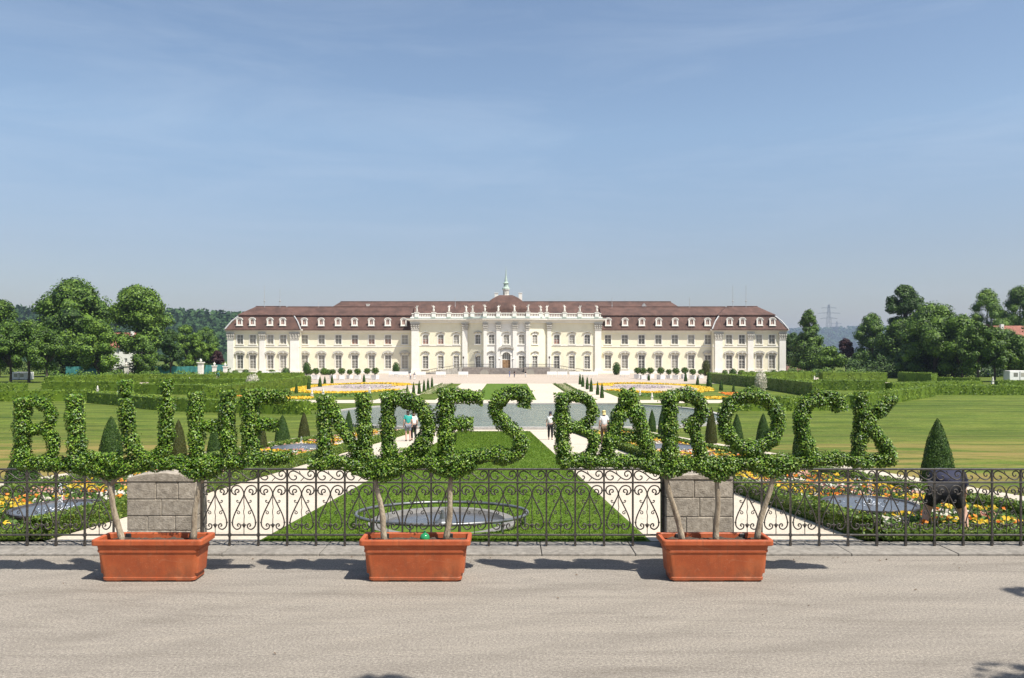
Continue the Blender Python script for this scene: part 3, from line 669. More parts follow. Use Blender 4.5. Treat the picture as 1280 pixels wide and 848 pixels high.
mb = MB(); ped = [(-2.3, 7.7)]+[(-2.3+4.6*i/10, 8.0+.9*math.sin(math.pi*i/10)) for i in range(11)]+[(2.3, 7.7)]+[(2.3-4.6*i/10, 7.5+.55*math.sin(math.pi*i/10)) for i in range(11)]
mb.prism(ped, (cx, B_Y-.8, GZ), (1,0,0), (0,0,1), (0,.8,0))
for q in (-1.4, -.7, 0, .7, 1.4): mb.lathe([(0,-.35),(.3,-.2),(.36,.05),(.22,.3),(0,.4)], 8, (cx+q, B_Y-.6, GZ+7.9+.3*(1-abs(q)/1.4)), sy=.6)
pal(mb, 'portal_pediment', 'grey_stone_trim')
pal(MB().box(xl0+.01, xr1-.01, C_Y+.55, C_Y+14, GZ-.5, CW-.01), 'centre_wall', 'yellow_plaster')
for xe in (xl0, xr1): pal(MB().box(xe-.02, xe+.02, C_Y+.002, C_Y+14.1, GZ-.5, CW-.005), 'side_wall', 'yellow_plaster')
for a, b_ in ((514.5, 523.5), (578, 584.5), (684, 689), (743.5, 751.5)): pilaster(pxw(a, C_Y), pxw(b_, C_Y), C_Y, CW-.1, .5)
for a, b_ in ((604.5, 608.5), (620.5, 625), (641, 646), (657.5, 661.5)): pilaster(pxw(a, B_Y), pxw(b_, B_Y), B_Y, CW-.1, .5)
course(xl0, xl1, C_Y, zw(432.6, C_Y)); course(xr0, xr1, C_Y, zw(432.6, C_Y))
# entablature and cornice follow the plan of the front
plan = [(xl0, C_Y), (xl1, C_Y), (bl, B_Y), (br, B_Y), (xr0, C_Y), (xr1, C_Y)]
def ring(name, mat, d, z0, z1, back=14):
    P = [(xl0-d, C_Y-d), (xl1-d*.3, C_Y-d), (bl-d*.3, B_Y-d), (br+d*.3, B_Y-d), (xr0+d*.3, C_Y-d), (xr1+d, C_Y-d), (xr1+d, C_Y+back), (xl0-d, C_Y+back)]
    k = len(P); V = [(x, y, z0) for x, y in P]+[(x, y, z1) for x, y in P]
    pal(MB().add(V, [tuple(range(k-1,-1,-1)), tuple(range(k, 2*k))]+[(i, (i+1)%k, (i+1)%k+k, i+k) for i in range(k)]), name, mat)
ring('entablature', 'white_plaster', .45, CW-.1, CW+.5); ring('cornice', 'white_plaster', .9, CW+.502, CW+.85); ring('cornice', 'white_plaster', 1.4, CW+.852, CW+1.2); ring('cornice_flashing', 'copper_green', 1.46, CW+1.202, CW+1.3)
ring('blocking_course', 'white_plaster', .35, CW+1.302, CW+1.75)
# balustrade with piers
BZ = CW+1.75; bal, rail = MB(), MB()
for (a, b_) in zip(plan[:-1], plan[1:]):
    a, b_ = Vector((a[0], a[1]-.1, 0)), Vector((b_[0], b_[1]-.1, 0)); L = (b_-a).length; u = (b_-a)/L; nrm = Vector((-u.y, u.x, 0))
    rail.obox(a+Vector((0,0,BZ+.95))-nrm*.18, u*L, nrm*.4, (0,0,.22)); rail.obox(a+Vector((0,0,BZ))-nrm*.18, u*L, nrm*.4, (0,0,.12))
    k = int(L/.5)
    for i in range(k):
        p = a+u*(i+.5)*L/k; bal.lathe([(.09,.12),(.16,.4),(.08,.72),(.11,.95)], 6, (p.x+nrm.x*.02, p.y+nrm.y*.02, BZ))
bo = pal(rail, 'balustrade', 'white_plaster'); o = sub(bal, 'balusters', 'white_plaster', bo, PAL); o['kind'] = 'stuff'
STAT = [520.6, 541.8, 561, 582.5, 590.6, 606.4, 623, 643, 660, 676, 683.6, 706, 725, 746.6]
def front_y(x):
    for (a, b_) in zip(plan[:-1], plan[1:]):
        if a[0] <= x <= b_[0]: return a[1]+(b_[1]-a[1])*(x-a[0])/(b_[0]-a[0])
    return C_Y
STATPOS = []
for p in STAT:
    x = pxw(p, 246); y = front_y(x)-.1; STATPOS.append((x, y, BZ+1.45))
    pal(MB().box(x-.62, x+.62, y-.45, y+.45, BZ, BZ+1.25).box(x-.72, x+.72, y-.55, y+.55, BZ+1.252, BZ+1.45), 'statue_pier', 'white_plaster')
# main roof behind the balustrade, curved dome roof, lantern turret
mb = MB(); zt2 = zw(379.5, 258)
mb.add([(xl0, C_Y+1.5, BZ-.2), (xr1, C_Y+1.5, BZ-.2), (xr1, 258, zt2), (xl0, 258, zt2), (xr1, 267, BZ), (xl0, 267, BZ)], [(0,1,2,3), (3,2,4,5), (0,3,5), (1,4,2)]); pal(mb, 'centre_roof', 'roof_tiles')
dm = MB(); dc = (pxw(632.5, 254), 255.5); prof = [(1.0, 387.8), (.93, 384), (.83, 380), (.7, 376.5), (.53, 373), (.3, 369.6)]
V = []
for f, py in prof:
    hx, hy, z = 6.9*f, 6.9*f, zw(py, 251)+.3
    V += [(dc[0]-hx, dc[1]-hy, z), (dc[0]+hx, dc[1]-hy, z), (dc[0]+hx, dc[1]+hy, z), (dc[0]-hx, dc[1]+hy, z)]
hx = 7.2; z = BZ-1; V = [(dc[0]-hx, dc[1]-hx, z), (dc[0]+hx, dc[1]-hx, z), (dc[0]+hx, dc[1]+hx, z), (dc[0]-hx, dc[1]+hx, z)]+V
k = len(V)//4; dm.add(V, [(4*i+j, 4*i+(j+1)%4, 4*i+4+(j+1)%4, 4*i+4+j) for i in range(k-1) for j in range(4)]+[(4*k-4, 4*k-3, 4*k-2, 4*k-1)])
pal(dm, 'dome_roof', 'roof_tiles')
lz = zw(370.5, 254); lx, ly = dc; tu = MB()
tu.lathe([(1.15,-.4),(1.15,.4),(.95,.5),(.95,2.0),(1.2,2.1),(1.2,2.35)], 8, (lx, ly, lz)); tur = pal(tu, 'lantern_turret', 'white_plaster')
tu = MB().lathe([(1.25,2.35),(1.15,2.7),(.75,3.1),(.7,4.0),(.95,4.2),(.5,4.7),(.42,5.4),(.2,6.6),(.06,8.6),(.03,9.8)], 10, (lx, ly, lz)).lathe([(0,-.22),(.22,0),(0,.22)], 8, (lx, ly, lz+8.2)); sub(tu, 'spire', 'copper_green', tur, PAL)
tu = MB()
for q in range(8):
    w = q*math.pi/4+math.pi/8; tu.box(lx+.9*math.cos(w)-.13, lx+.9*math.cos(w)+.13, ly+.9*math.sin(w)-.13, ly+.9*math.sin(w)+.13, lz+.6, lz+1.8)
sub(tu, 'lantern_opening', 'window_glass', tur, PAL)
for p in (620.5, 650.5): pal(MB().box(pxw(p, 256)-.55, pxw(p, 256)+.55, 255.5, 256.5, zw(376, 256), zw(367, 256)).box(pxw(p, 256)-.66, pxw(p, 256)+.66, 255.4, 256.6, zw(367, 256), zw(366.3, 256)), 'chimney', 'white_plaster')
for p, t in ((330.5, 357), (350, 361), (916, 357), (932.5, 357), (398, 377), (569+0, 372), (765, 372), (862, 372)):
    Y = 255; z0 = ZR-.3; x = pxw(p, Y); pal(MB().tube([(x, Y, z0), (x, Y, zw(t, Y))], [.09, .05], 5).lathe([(0,-.35),(.35,0),(0,.35)], 8, (x, Y, z0+2.0 if t < 365 else z0+.6), sx=1 if t < 365 else .4, sy=.4), 'lightning_rod', 'lead_grey')
# terrace and stairs before the portal
mb = MB(); tx0, tx1 = pxw(579, 240), pxw(687, 240)
mb.box(tx0, pxw(612, 240), 238, 244, GZ-.3, GZ+2.0); mb.box(pxw(655, 240), tx1, 238, 244, GZ-.3, GZ+2.0)
pal(mb, 'terrace', 'dark_stone')
mb = MB()
for i in range(9): mb.box(pxw(612, 240)+.01, pxw(655, 240)-.01, 237.2+i*.42, 244.3, GZ-.3+i*.2, GZ+.2*(i+1)-.002)
pal(mb, 'front_steps', 'dark_stone')
mb = MB()
for a, b_ in ((600, 611), (656, 668)):
    n = 10; xa, xb = pxw(a, 238), pxw(b_, 238); mid = (xa+xb)/2; w = (xb-xa)/2
    mb.prism([(mid-w, .0)]+[(mid-w*math.cos(math.pi*i/n), .25+1.2*math.sin(math.pi*i/n)) for i in range(n+1)]+[(mid+w, 0)], (0, 237.9, GZ), (1,0,0), (0,0,1), (0,.09,0))
pal(mb, 'terrace_arch', 'window_glass')
for s in (-1, 1):
    mb = MB(); xs = tx0 if s < 0 else tx1; L = 12.5
    for i in range(12):
        xa, xb = xs+s*(i*L/12), xs+s*((i+1)*L/12); mb.box(min(xa, xb), max(xa, xb), 239.5, 242.5, GZ-.3, GZ+2.0-i*.165)
    pal(mb, 'stair_ramp', 'grey_stone_trim')
    rl = MB(); pts = [(pxw(612 if s < 0 else 655, 240), 238.1, GZ+3.0), (xs, 238.1, GZ+3.0), (xs+s*L, 239.3, GZ+1.0)]
    rl.tube(pts, .07, 5); rl.tube([(a, b_, c-.8) for a, b_, c in pts], .05, 5)
    for i in range(26):
        t = i/25; x = pts[0][0]+(pts[1][0]-pts[0][0])*t; rl.tube([(x, 238.1, GZ+2.0), (x, 238.1, GZ+3.0)], .035, 4)
        x = pts[1][0]+(pts[2][0]-pts[1][0])*t; rl.tube([(x, 238.1+1.2*t, GZ+2.0-2*t), (x, 238.1+1.2*t, GZ+3.0-2*t)], .035, 4)
    pal(rl, 'stair_railing', 'wrought_iron')
    for q in (0, .5, 1):
        x = pts[0][0]+(pts[1][0]-pts[0][0])*q*.98; pal(MB().tube([(x, 238.3, GZ+2.0), (x, 238.3, GZ+4.6)], .06, 5).lathe([(.05,4.6),(.22,4.75),(.26,5.2),(.05,5.5)], 8, (x, 238.3, GZ)), 'terrace_lamp', 'wrought_iron')
# ---------------------------------------------------------------- figures: one skin per body, clothes as offset skins
def skin_mesh(name, mat, V, E, rad, parent, root_i=0, lvl=1):
    me = bpy.data.meshes.new('tmp'); me.from_pydata([tuple(v) for v in V], E, [])
    o = bpy.data.objects.new('tmp', me); COL.objects.link(o)
    sk = o.modifiers.new('skin', 'SKIN'); sk.use_smooth_shade = True
    for i, r_ in enumerate(rad): me.skin_vertices[0].data[i].radius = r_ if isinstance(r_, tuple) else (r_, r_)
    me.skin_vertices[0].data[root_i].use_root = True
    ss = o.modifiers.new('sub', 'SUBSURF'); ss.levels = lvl; ss.render_levels = lvl
    dg = bpy.context.evaluated_depsgraph_get(); dg.update()
    nm = bpy.data.meshes.new_from_object(o.evaluated_get(dg)); bpy.data.objects.remove(o)
    nm.materials.clear(); nm.materials.append(MATS[mat]); nm.name = name
    ob = bpy.data.objects.new(name, nm); COL.objects.link(ob); ob.parent = parent; return ob
def person(loc, rot, label, shirt, lower, hair, J=None, long_legs=False, hat=None, scale=1, group=None, sleeves=True, fem=False):
    """J overrides joints; forward is +Y"""
    j = dict(pel=(0,0,.95), wai=(0,0,1.1), che=(0,.01,1.32), nek=(0,0,1.46), nk2=(0,.02,1.52), hed=(0,.03,1.6), top=(0,.02,1.69), nos=(0,.125,1.585),
             shL=(-.165,0,1.42), elL=(-.225,-.02,1.14), wrL=(-.235,.08,.9), haL=(-.235,.11,.82), shR=(.165,0,1.42), elR=(.225,-.04,1.14), wrR=(.235,.05,.9), haR=(.235,.08,.82),
             hiL=(-.09,0,.9), knL=(-.1,.06,.5), anL=(-.1,-.02,.09), toL=(-.11,.12,.035), hiR=(.09,0,.9), knR=(.1,.0,.5), anR=(.1,-.12,.1), toR=(.11,.03,.04))
    if J: j.update(J)
    rad = dict(pel=(.15,.11), wai=(.135,.1), che=(.165,.115), nek=(.075,.065), nk2=(.055,.055), hed=(.082,.098), top=(.066,.078), nos=.016, shL=.06, elL=.044, wrL=.03, haL=(.022,.042), shR=.06, elR=.044, wrR=.03, haR=(.022,.042),
               hiL=.095, knL=.06, anL=.042, toL=(.042,.03), hiR=.095, knR=.06, anR=.042, toR=(.042,.03))
    if J: rad.update(pel=(.175,.15), wai=(.155,.125), che=(.18,.14), hiL=.115, hiR=.115, knL=.07, knR=.07, anL=.05, anR=.05)
    E = [('pel','wai'),('wai','che'),('che','nek'),('nek','nk2'),('nk2','hed'),('hed','top'),('hed','nos'),('pel','hiL'),('pel','hiR')]
    for s in 'LR': E += [('che','sh'+s),('sh'+s,'el'+s),('el'+s,'wr'+s),('wr'+s,'ha'+s),('hi'+s,'kn'+s),('kn'+s,'an'+s),('an'+s,'to'+s)]
    names = list(j); V = [Vector(j[k]) for k in names]; rr = [rad[k] for k in names]
    # fingers: five short bent chains from each palm
    for s, sx in (('L',-1), ('R',1)):
        h = Vector(j['ha'+s]); d = (h-Vector(j['wr'+s])).normalized(); side = d.cross(Vector((1,0,0))).normalized()
        for q, ln in ((-.03,.07), (-.01,.085), (.01,.08), (.03,.062)):
            names += [f'f{s}{q}a', f'f{s}{q}b']; V += [h+side*q+d*ln*.55, h+side*q*1.1+d*ln+Vector((-sx*.02,0,0))]; rr += [.0095, .008]
            E += [('ha'+s, f'f{s}{q}a'), (f'f{s}{q}a', f'f{s}{q}b')]
        names += [f't{s}']; V += [h-d*.03+side*.065+Vector((-sx*.02,0,0))]; rr += [.011]; E += [('ha'+s, f't{s}')]
    ix = {k: i for i, k in enumerate(names)}
    body = skin_mesh('person', 'skin', V, [(ix[a], ix[b_]) for a, b_ in E], rr, None, ix['pel'], 2)
    def cloth(nm, mat, keys, edges, grow, cut={}):
        P = [Vector(cut.get(k, j.get(k, (0,0,0)))) for k in keys]; idx = {k: i for i, k in enumerate(keys)}
        rs = []
        for k in keys:
            r_ = rad.get(k, .06); r_ = r_ if isinstance(r_, tuple) else (r_, r_); rs.append((r_[0]+grow, r_[1]+grow) if k != 'nek' else (r_[0]+.012, r_[1]+.012))
        return skin_mesh(nm, mat, P, [(idx[a], idx[b_]) for a, b_ in edges], rs, body, 0, 2)
    mid = lambda a, b_, t: Vector(j[a]).lerp(Vector(j[b_]), t)
    if sleeves: cuts = {'elL': mid('shL','elL',.72), 'elR': mid('shR','elR',.72), 'pel': mid('pel','wai',-.1 if J else .15)}
    else: cuts = {'pel': mid('pel','wai',.15)}
    ks = ['pel','wai','che','nek','shL','elL','shR','elR']
    es = [('pel','wai'),('wai','che'),('che','nek'),('che','shL'),('shL','elL'),('che','shR'),('shR','elR')]
    if not sleeves: ks += ['wrL','wrR']; es += [('elL','wrL'),('elR','wrR')]
    cloth('shirt', shirt, ks, es, .05 if J else .018, cuts)
    if long_legs: cloth('trousers', lower, ['pel','hiL','knL','anL','hiR','knR','anR'], [('pel','hiL'),('hiL','knL'),('knL','anL'),('pel','hiR'),('hiR','knR'),('knR','anR')], .018, {'anL': mid('knL','anL',.92), 'anR': mid('knR','anR',.92)})
    else: cloth('shorts', lower, ['pel','hiL','knL','hiR','knR'], [('pel','hiL'),('hiL','knL'),('pel','hiR'),('hiR','knR')], .024, {'knL': mid('hiL','knL',.85), 'knR': mid('hiR','knR',.85)})
    for s in 'LR': skin_mesh('shoe', 'shoe_dark', [Vector(j['an'+s])+Vector((0,-.03,-.045)), Vector(j['an'+s])+Vector((0,.04,-.05)), Vector(j['to'+s])+Vector((0,.03,0))], [(0,1),(1,2)], [(.05,.04),(.052,.038),(.045,.03)], body, 0, 2)
    hd, tp = Vector(j['hed']), Vector(j['top']); up = (tp-hd).normalized(); back = Vector((0,-1,0)); back = (back-up*back.dot(up)).normalized()
    if hat: skin_mesh('hat', hat, [hd+up*.055, tp+up*.03, hd+up*.06-back*.12], [(0,1),(0,2)], [(.105,.115),(.07,.08),(.06,.015)], body, 0, 2)
    hv = [hd+up*.03+back*.035, tp+up*.015+back*.02, hd-up*.03+back*.05]+([hd-up*.2+back*.09] if fem else [])
    skin_mesh('hair', hair, hv, [(0,1),(0,2)]+([(2,3)] if fem else []), [(.09,.085),(.068,.07),(.07,.05)]+([(.06,.03)] if fem else []), body, 0, 2)
    body.location = loc; body.rotation_euler = (0,0,rot); body.scale = (scale,)*3
    return tag(body, label, 'person', group)
# bending gardener by the fence, seen from behind
g0 = Vector((pxw(1181, 12.15), 12.15, zg(12.15)))
bend = dict(pel=(0,0,.72), wai=(.0,.13,.82), che=(.03,.36,.9), nek=(.05,.5,.9), nk2=(.055,.56,.88), hed=(.06,.65,.86), top=(.065,.73,.83), nos=(.06,.66,.74),
            shL=(-.13,.43,.87), elL=(-.21,.52,.6), wrL=(-.16,.68,.38), haL=(-.15,.72,.31), shR=(.21,.43,.87), elR=(.27,.5,.6), wrR=(.22,.66,.38), haR=(.21,.7,.31),
            hiL=(-.12,.0,.68), knL=(-.24,.1,.38), anL=(-.28,-.02,.08), toL=(-.3,.11,.03), hiR=(.12,.0,.68), knR=(.24,.1,.38), anR=(.28,-.02,.08), toR=(.3,.11,.03))
person(g0, -.5, 'person in dark navy top and black shorts bending over flowers behind the fence', 'navy_cloth', 'black_cloth', 'red_hair', bend, scale=1.0, sleeves=True)
def stand(px, py, rot, label, *a, **k):
    p = at(px, py); return person(p, rot, label, *a, **k)
stand(510, 552, .3, 'person in teal tee and grey shorts walking on the left path towards the pond', 'teal_cloth', 'grey_cloth', 'dark_hair')
stand(517, 551, .5, 'person in white top and dark trousers walking close beside the person in teal', 'white_cloth', 'black_cloth', 'brown_cloth', long_legs=True, scale=.95, fem=True)
stand(755, 556, .1, 'person in white shirt and straw hat seen between letters B and A', 'white_cloth', 'brown_cloth', 'straw_hat', long_legs=True, hat='straw_hat')
stand(688, 550, math.pi, 'person in white top and dark blue cap at the right edge of the central lawn', 'white_cloth', 'black_cloth', 'navy_cloth', long_legs=True, hat='navy_cloth', scale=.95)
for px, py, lb, c1, c2 in ((637, 472, 'person in bright blue clothes before the palace steps', 'blue_cloth', 'blue_cloth'), (643, 472, 'person in dark clothes standing right beside the person in blue before the palace steps', 'black_cloth', 'grey_cloth'),
                           (657, 472, 'person in black and white walking before the right end of the palace steps', 'black_cloth', 'white_cloth'), (513, 475, 'person in pale clothes left of the pair strolling before the left of the palace', 'white_cloth', 'grey_cloth'),
                           (518, 475, 'person in grey, right of the pair strolling before the left of the palace', 'grey_cloth', 'white_cloth')):
    stand(px, py, random.uniform(0, 6), lb, c1, c2, 'dark_hair', long_legs=True)
# ---------------------------------------------------------------- statues on the palace balustrade
V = [(0,0,.15),(0,0,.7),(0,0,1.15),(.03,0,1.55),(.04,0,1.75),(.06,-.03,1.92),(.06,-.03,2.05),(-.22,0,1.6),(-.42,-.12,1.35),(-.3,-.3,1.55),(.28,0,1.6),(.5,.02,1.75),(.55,-.05,2.1),(-.18,-.05,.5),(.2,.02,.4)]
E = [(0,1),(1,2),(2,3),(3,4),(4,5),(5,6),(3,7),(7,8),(8,9),(3,10),(10,11),(11,12),(1,13),(1,14)]
sr = [(.3,.26),(.28,.24),(.23,.18),(.22,.17),.08,(.13,.14),.1,.1,.08,.06,.1,.08,.06,.14,.14]
proto = skin_mesh('statue', 'stone_white', V, E, sr, None, 0, 2)
for i, (x, y, z) in enumerate(STATPOS):
    o = proto if i == 0 else copy_tree(proto)
    o.location = (x, y, z); o.scale = ((-1 if i % 2 else 1)*1.05, 1.05, 1.02+.05*(i % 3)); o.rotation_euler = (0,0,.4*(i % 4)-.6)
    tag(o, f'white stone figure on the palace balustrade, {ORD[i]} from the left', 'statue', 'statues on the palace balustrade')
# ---------------------------------------------------------------- hedges
def hedge(label, P, h, w=1.2, dens=26, leaf=.24, mat='hedge_leaf', name='hedge', cat='hedge', group=None, zf=zg, kind=None):
    """P: ground points along the hedge"""
    P = [Vector((p[0], p[1], 0)) for p in P]; mb = MB(); k = len(P); Ls, Rs = [], []
    for i in range(k):
        t = (P[min(i+1,k-1)]-P[max(i-1,0)]).normalized(); n_ = Vector((-t.y, t.x, 0)); q = w/2-.05
        Ls.append(P[i]+n_*q); Rs.append(P[i]-n_*q)
    V = []
    for a, b_ in zip(Ls, Rs): za, zb = zf(a.y), zf(b_.y); V += [(a.x, a.y, za-.1), (a.x, a.y, za+h-.06), (b_.x, b_.y, zb+h-.06), (b_.x, b_.y, zb-.1)]
    F = [(4*i+j, 4*i+j+1, 4*i+j+5, 4*i+j+4) for i in range(k-1) for j in range(3)]+[(3,2,1,0), (4*k-4, 4*k-3, 4*k-2, 4*k-1)]
    mb.add(V, F)
    for i in range(k-1):
        a, b_ = P[i], P[i+1]; L = (b_-a).length; t = (b_-a)/L; n_ = Vector((-t.y, t.x, 0))
        per = 2*h+w; N = int(L*per*dens); s = rng.uniform(0, 1, N); u = rng.uniform(0, per, N)
        off = np.where(u < h, w/2, np.where(u < h+w, w/2-(u-h), -w/2)); zz = np.where(u < h, u, np.where(u < h+w, h, per-u))
        nx = np.where(u < h, 1, np.where(u < h+w, 0, -1)); nz = np.where((u >= h) & (u < h+w), 1, 0)
        wob = .06*np.sin(s*L*1.3+i)+.05*np.sin(s*L*3.1+1)+.04*np.sin(s*L*5.7)
        off = off+nx*(rng.normal(0, .05, N)+wob); zz = zz+nz*(rng.normal(0, .06, N)+wob)
        X = a.x+t.x*s*L+n_.x*off; Y = a.y+t.y*s*L+n_.y*off; Z = np.array([zf(y) for y in Y])+zz
        mb.leaves(np.stack([X, Y, Z], 1), np.stack([n_.x*nx, n_.y*nx, nz*1.0], 1), rng.uniform(.7, 1.3, N)*leaf, jit=.3)
    for e, sg in ((P[0], -1), (P[-1], 1)):
        t = ((P[1]-P[0]) if sg < 0 else (P[-1]-P[-2])).normalized()*sg; n_ = Vector((-t.y, t.x, 0)); N = int(w*h*dens)
        o = rng.uniform(-w/2, w/2, N); zz = rng.uniform(0, h, N); X = e.x+n_.x*o+t.x*.02; Y = e.y+n_.y*o+t.y*.02
        mb.leaves(np.stack([X, Y, zf(e.y)+zz], 1), np.tile([t.x, t.y, 0], (N, 1)), rng.uniform(.7, 1.3, N)*leaf, jit=.55)
    og = (P[0].x, P[0].y, zf(P[0].y))
    return tag(mb.build(name, mat, None, og), label, cat, group, kind)
def pxl(*pts): return [at(*p) for p in pts]
def smooth(P, n=5): return [Vector((q.x, q.y, 0)) for q in catmull([(p.x, p.y, 0) for p in P], n)]
# left block
hedge('straight clipped hedge along the far left edge of the left lawn', pxl((-60, 502), (110, 501)), 1.35, 1.6)
hedge('long curving clipped hedge with a dark face along the back of the left lawn', smooth(pxl((116, 503.5), (165, 508), (210, 513), (300, 516), (384, 518)), 3), 1.35, 1.5)
hedge('clipped hedge in the middle row of the left block, left of its centre', pxl((57, 488), (170, 489)), 1.5, 1.8)
hedge('short clipped hedge behind the far left trees\' gap, leftmost of the middle row', pxl((-40, 489), (34, 488)), 1.2, 1.4)
hedge('bright diagonal hedge running back through the left block towards the palace', pxl((262, 500), (325, 490), (384, 481)), 1.7, 1.6)
hedge('bright hedge in the middle row of the left block, behind the curving hedge', pxl((175, 492), (300, 494)), 1.5, 2.4)
hedge('back row clipped hedge left of the gap with the small white statue', pxl((62, 482.5), (150, 478), (268, 478)), 1.7, 2.2)
hedge('back row clipped hedge in front of the left palace pavilion', pxl((276, 479), (380, 478.5)), 2.1, 2.2)
hedge('low inner hedge of the left block, third row from the lawn', pxl((190, 484), (330, 485)), 1.6, 2)
# right block
hedge('straight clipped hedge along the back of the right lawn', pxl((1165, 493.5), (1400, 494.5)), 1.45, 1.6)
hedge('bright diagonal hedge face at the left back corner of the right lawn', smooth(pxl((1060, 511), (1115, 503), (1163, 495.5)), 3), 1.5, 1.4)
hedge('clipped hedge along the front of the right block behind the letter O', pxl((905, 513.5), (980, 513.5), (1058, 512.5)), 1.45, 1.4)
hedge('long dark hedge running diagonally back towards the right end of the palace', smooth(pxl((1022, 496), (957, 486), (888, 478)), 3), 2.0, 1.6)
hedge('clipped middle row hedge of the right block, left part', pxl((960, 487), (1105, 488.5)), 1.7, 1.8)
hedge('clipped middle row hedge of the right block, right part', pxl((1110, 488.5), (1222, 485.5)), 1.3, 1.8)
hedge('back row hedge in front of the right palace pavilion', pxl((925, 477.5), (1016, 477)), 2.1, 2.2)
hedge('back row hedge right of the palace, before the pink brick wall', pxl((1026, 477.5), (1106, 477.5)), 2.1, 2.2)
hedge('back row hedge under the dark trees on the right', pxl((1126, 477), (1168, 478.5)), 2.0, 2)
hedge('low rearmost hedge strip right of the dark trees', pxl((1172, 480), (1225, 481)), 1.3, 1.6)
hedge('low hedge at the far right edge before the white trailer', pxl((1245, 483), (1400, 484)), 1.1, 1.6)
hedge('low bright hedge joining the pond end to the left hedges', pxl((385, 513), (400, 512)), .8, 1.2)
# ---------------------------------------------------------------- clipped cones
def cone_mesh(h, r, n, leaf, mat):
    prof = lambda t: r*(np.clip(1-np.asarray(t)**1.7, 0, 1)**.8)*np.minimum(1, .86+np.asarray(t)*1.6)
    ts = np.linspace(0, 1, 12); mb = MB().lathe([(max(.004, float(prof(t))*.93), h*t*.98) for t in ts], 18)
    t = rng.beta(1.0, 1.55, n); a = rng.uniform(0, 2*np.pi, n); rr = prof(t)*(1+rng.normal(0, .02, n)+.03*np.sin(a*3+t*9))
    mb.leaves(np.stack([rr*np.cos(a), rr*np.sin(a), t*h+.01], 1), np.stack([np.cos(a), np.sin(a), np.full(n, .38)], 1), rng.uniform(.7, 1.3, n)*leaf, jit=.5)
    o = mb.build('clipped_cone', mat); me = o.data; bpy.data.objects.remove(o); return me
CM = [cone_mesh(1.6, .5, 5200, .05, 'yew_leaf'), cone_mesh(1.55, .5, 4200, .055, 'yew_leaf'), cone_mesh(1.6, .46, 4200, .055, 'yew_leaf_brown')]
CS = [cone_mesh(1.5, .42, 420, .16, 'yew_leaf'), cone_mesh(1.5, .4, 420, .16, 'yew_leaf')]
def cone(me, px, py, hpx, label, wpx=None, group=None, name='clipped_cone', cat='topiary cone', rz=None):
    p = at(px, py); s = hpx*p.y/1000/1.6; o = bpy.data.objects.new(name, me); COL.objects.link(o)
    o.location = p; w = (wpx*.9*p.y/1000/1.0) if wpx else s; o.scale = (w, w, s); o.rotation_euler = (0,0,rng.uniform(0, 6) if rz is None else rz)
    return tag(o, label, cat, group)
for i, (px, py, hh, ww, lb) in enumerate([
    (1172, 606, 82, 44, 'tall clipped dark cone on the right lawn just behind the bending person'), (28, 609, 54, 44, 'dark clipped cone at the far left, half hidden under the letter B'),
    (139, 571, 50, 31, 'rounded clipped cone on the left lawn between the letters L and U'), (223, 571, 46, 24, 'yellowish brown clipped cone behind the right arm of the letter U'),
    (272, 571, 45, 29, 'dark clipped cone behind the crossbar of the letter H'), (326, 566, 40, 20, 'narrow brownish clipped cone behind the stem of the left letter E'),
    (353, 557, 38, 22, 'bright green clipped cone on the left lawn, just right of the first E'), (380, 552.5, 37, 18, 'dark olive clipped cone, farther of the pair on the left lawn'),
    (436, 545, 32, 13, 'slim clipped cone by the pond seen between the strokes of the letter N'), (1004, 577, 62, 30, 'bright clipped cone behind the left curve of the letter C'),
    (954, 563, 46, 22, 'dark leaning clipped cone seen through the letter O on its right'), (921, 559, 43, 19, 'green clipped cone seen through the letter O on its left'),
    (889, 555, 46, 18, 'brownish clipped cone between the letters R and O'), (828, 543, 34, 13, 'clipped cone by the pond left of the stem of the letter R'), (815, 540, 28, 12, 'small clipped cone by the pond right of the letter A')]):
    me = CM[2] if 'brown' in lb or 'olive' in lb else CM[i % 2]
    cone(me, px, py, hh, lb, ww, 'clipped cones beside the lawns')
for row, side in (([(509, 496, 16), (517, 496, 19), (524, 493, 18), (530, 490.5, 17), (535, 488, 16), (540, 485, 15)], 'left'), ([(725, 481, 15), (728.5, 484, 16), (734, 487, 17), (739, 490, 18), (747, 494, 18), (752.5, 498, 20)], 'right')):
    for i, (px, py, hh) in enumerate(sorted(row, key=lambda q: -q[1])):
        cone(CS[i % 2], px, py, hh, f'small clipped cone {side} of the far lawn strip, {ORD[i]} from the pond', hh*.33, 'small cones lining the far paths')
for i, (px, py, hh) in enumerate([(370.5, 492, 13), (386, 487, 15), (400, 484, 14), (406, 481, 11), (415, 479.5, 11), (455, 478, 11)]):
    cone(CS[i % 2], px, py, hh, f'small clipped cone around the left parterre, {ORD[i]} from the left', hh*.45, 'small cones around the parterres')
for i, (px, py, hh) in enumerate([(811, 476, 9), (857, 477, 13), (872, 482, 12), (886.5, 484, 21), (901.5, 488.5, 15), (917, 491, 12)]):
    cone(CS[i % 2], px, py, hh, f'small clipped cone around the right parterre, {ORD[i]} from the left', hh*.45, 'small cones around the parterres')
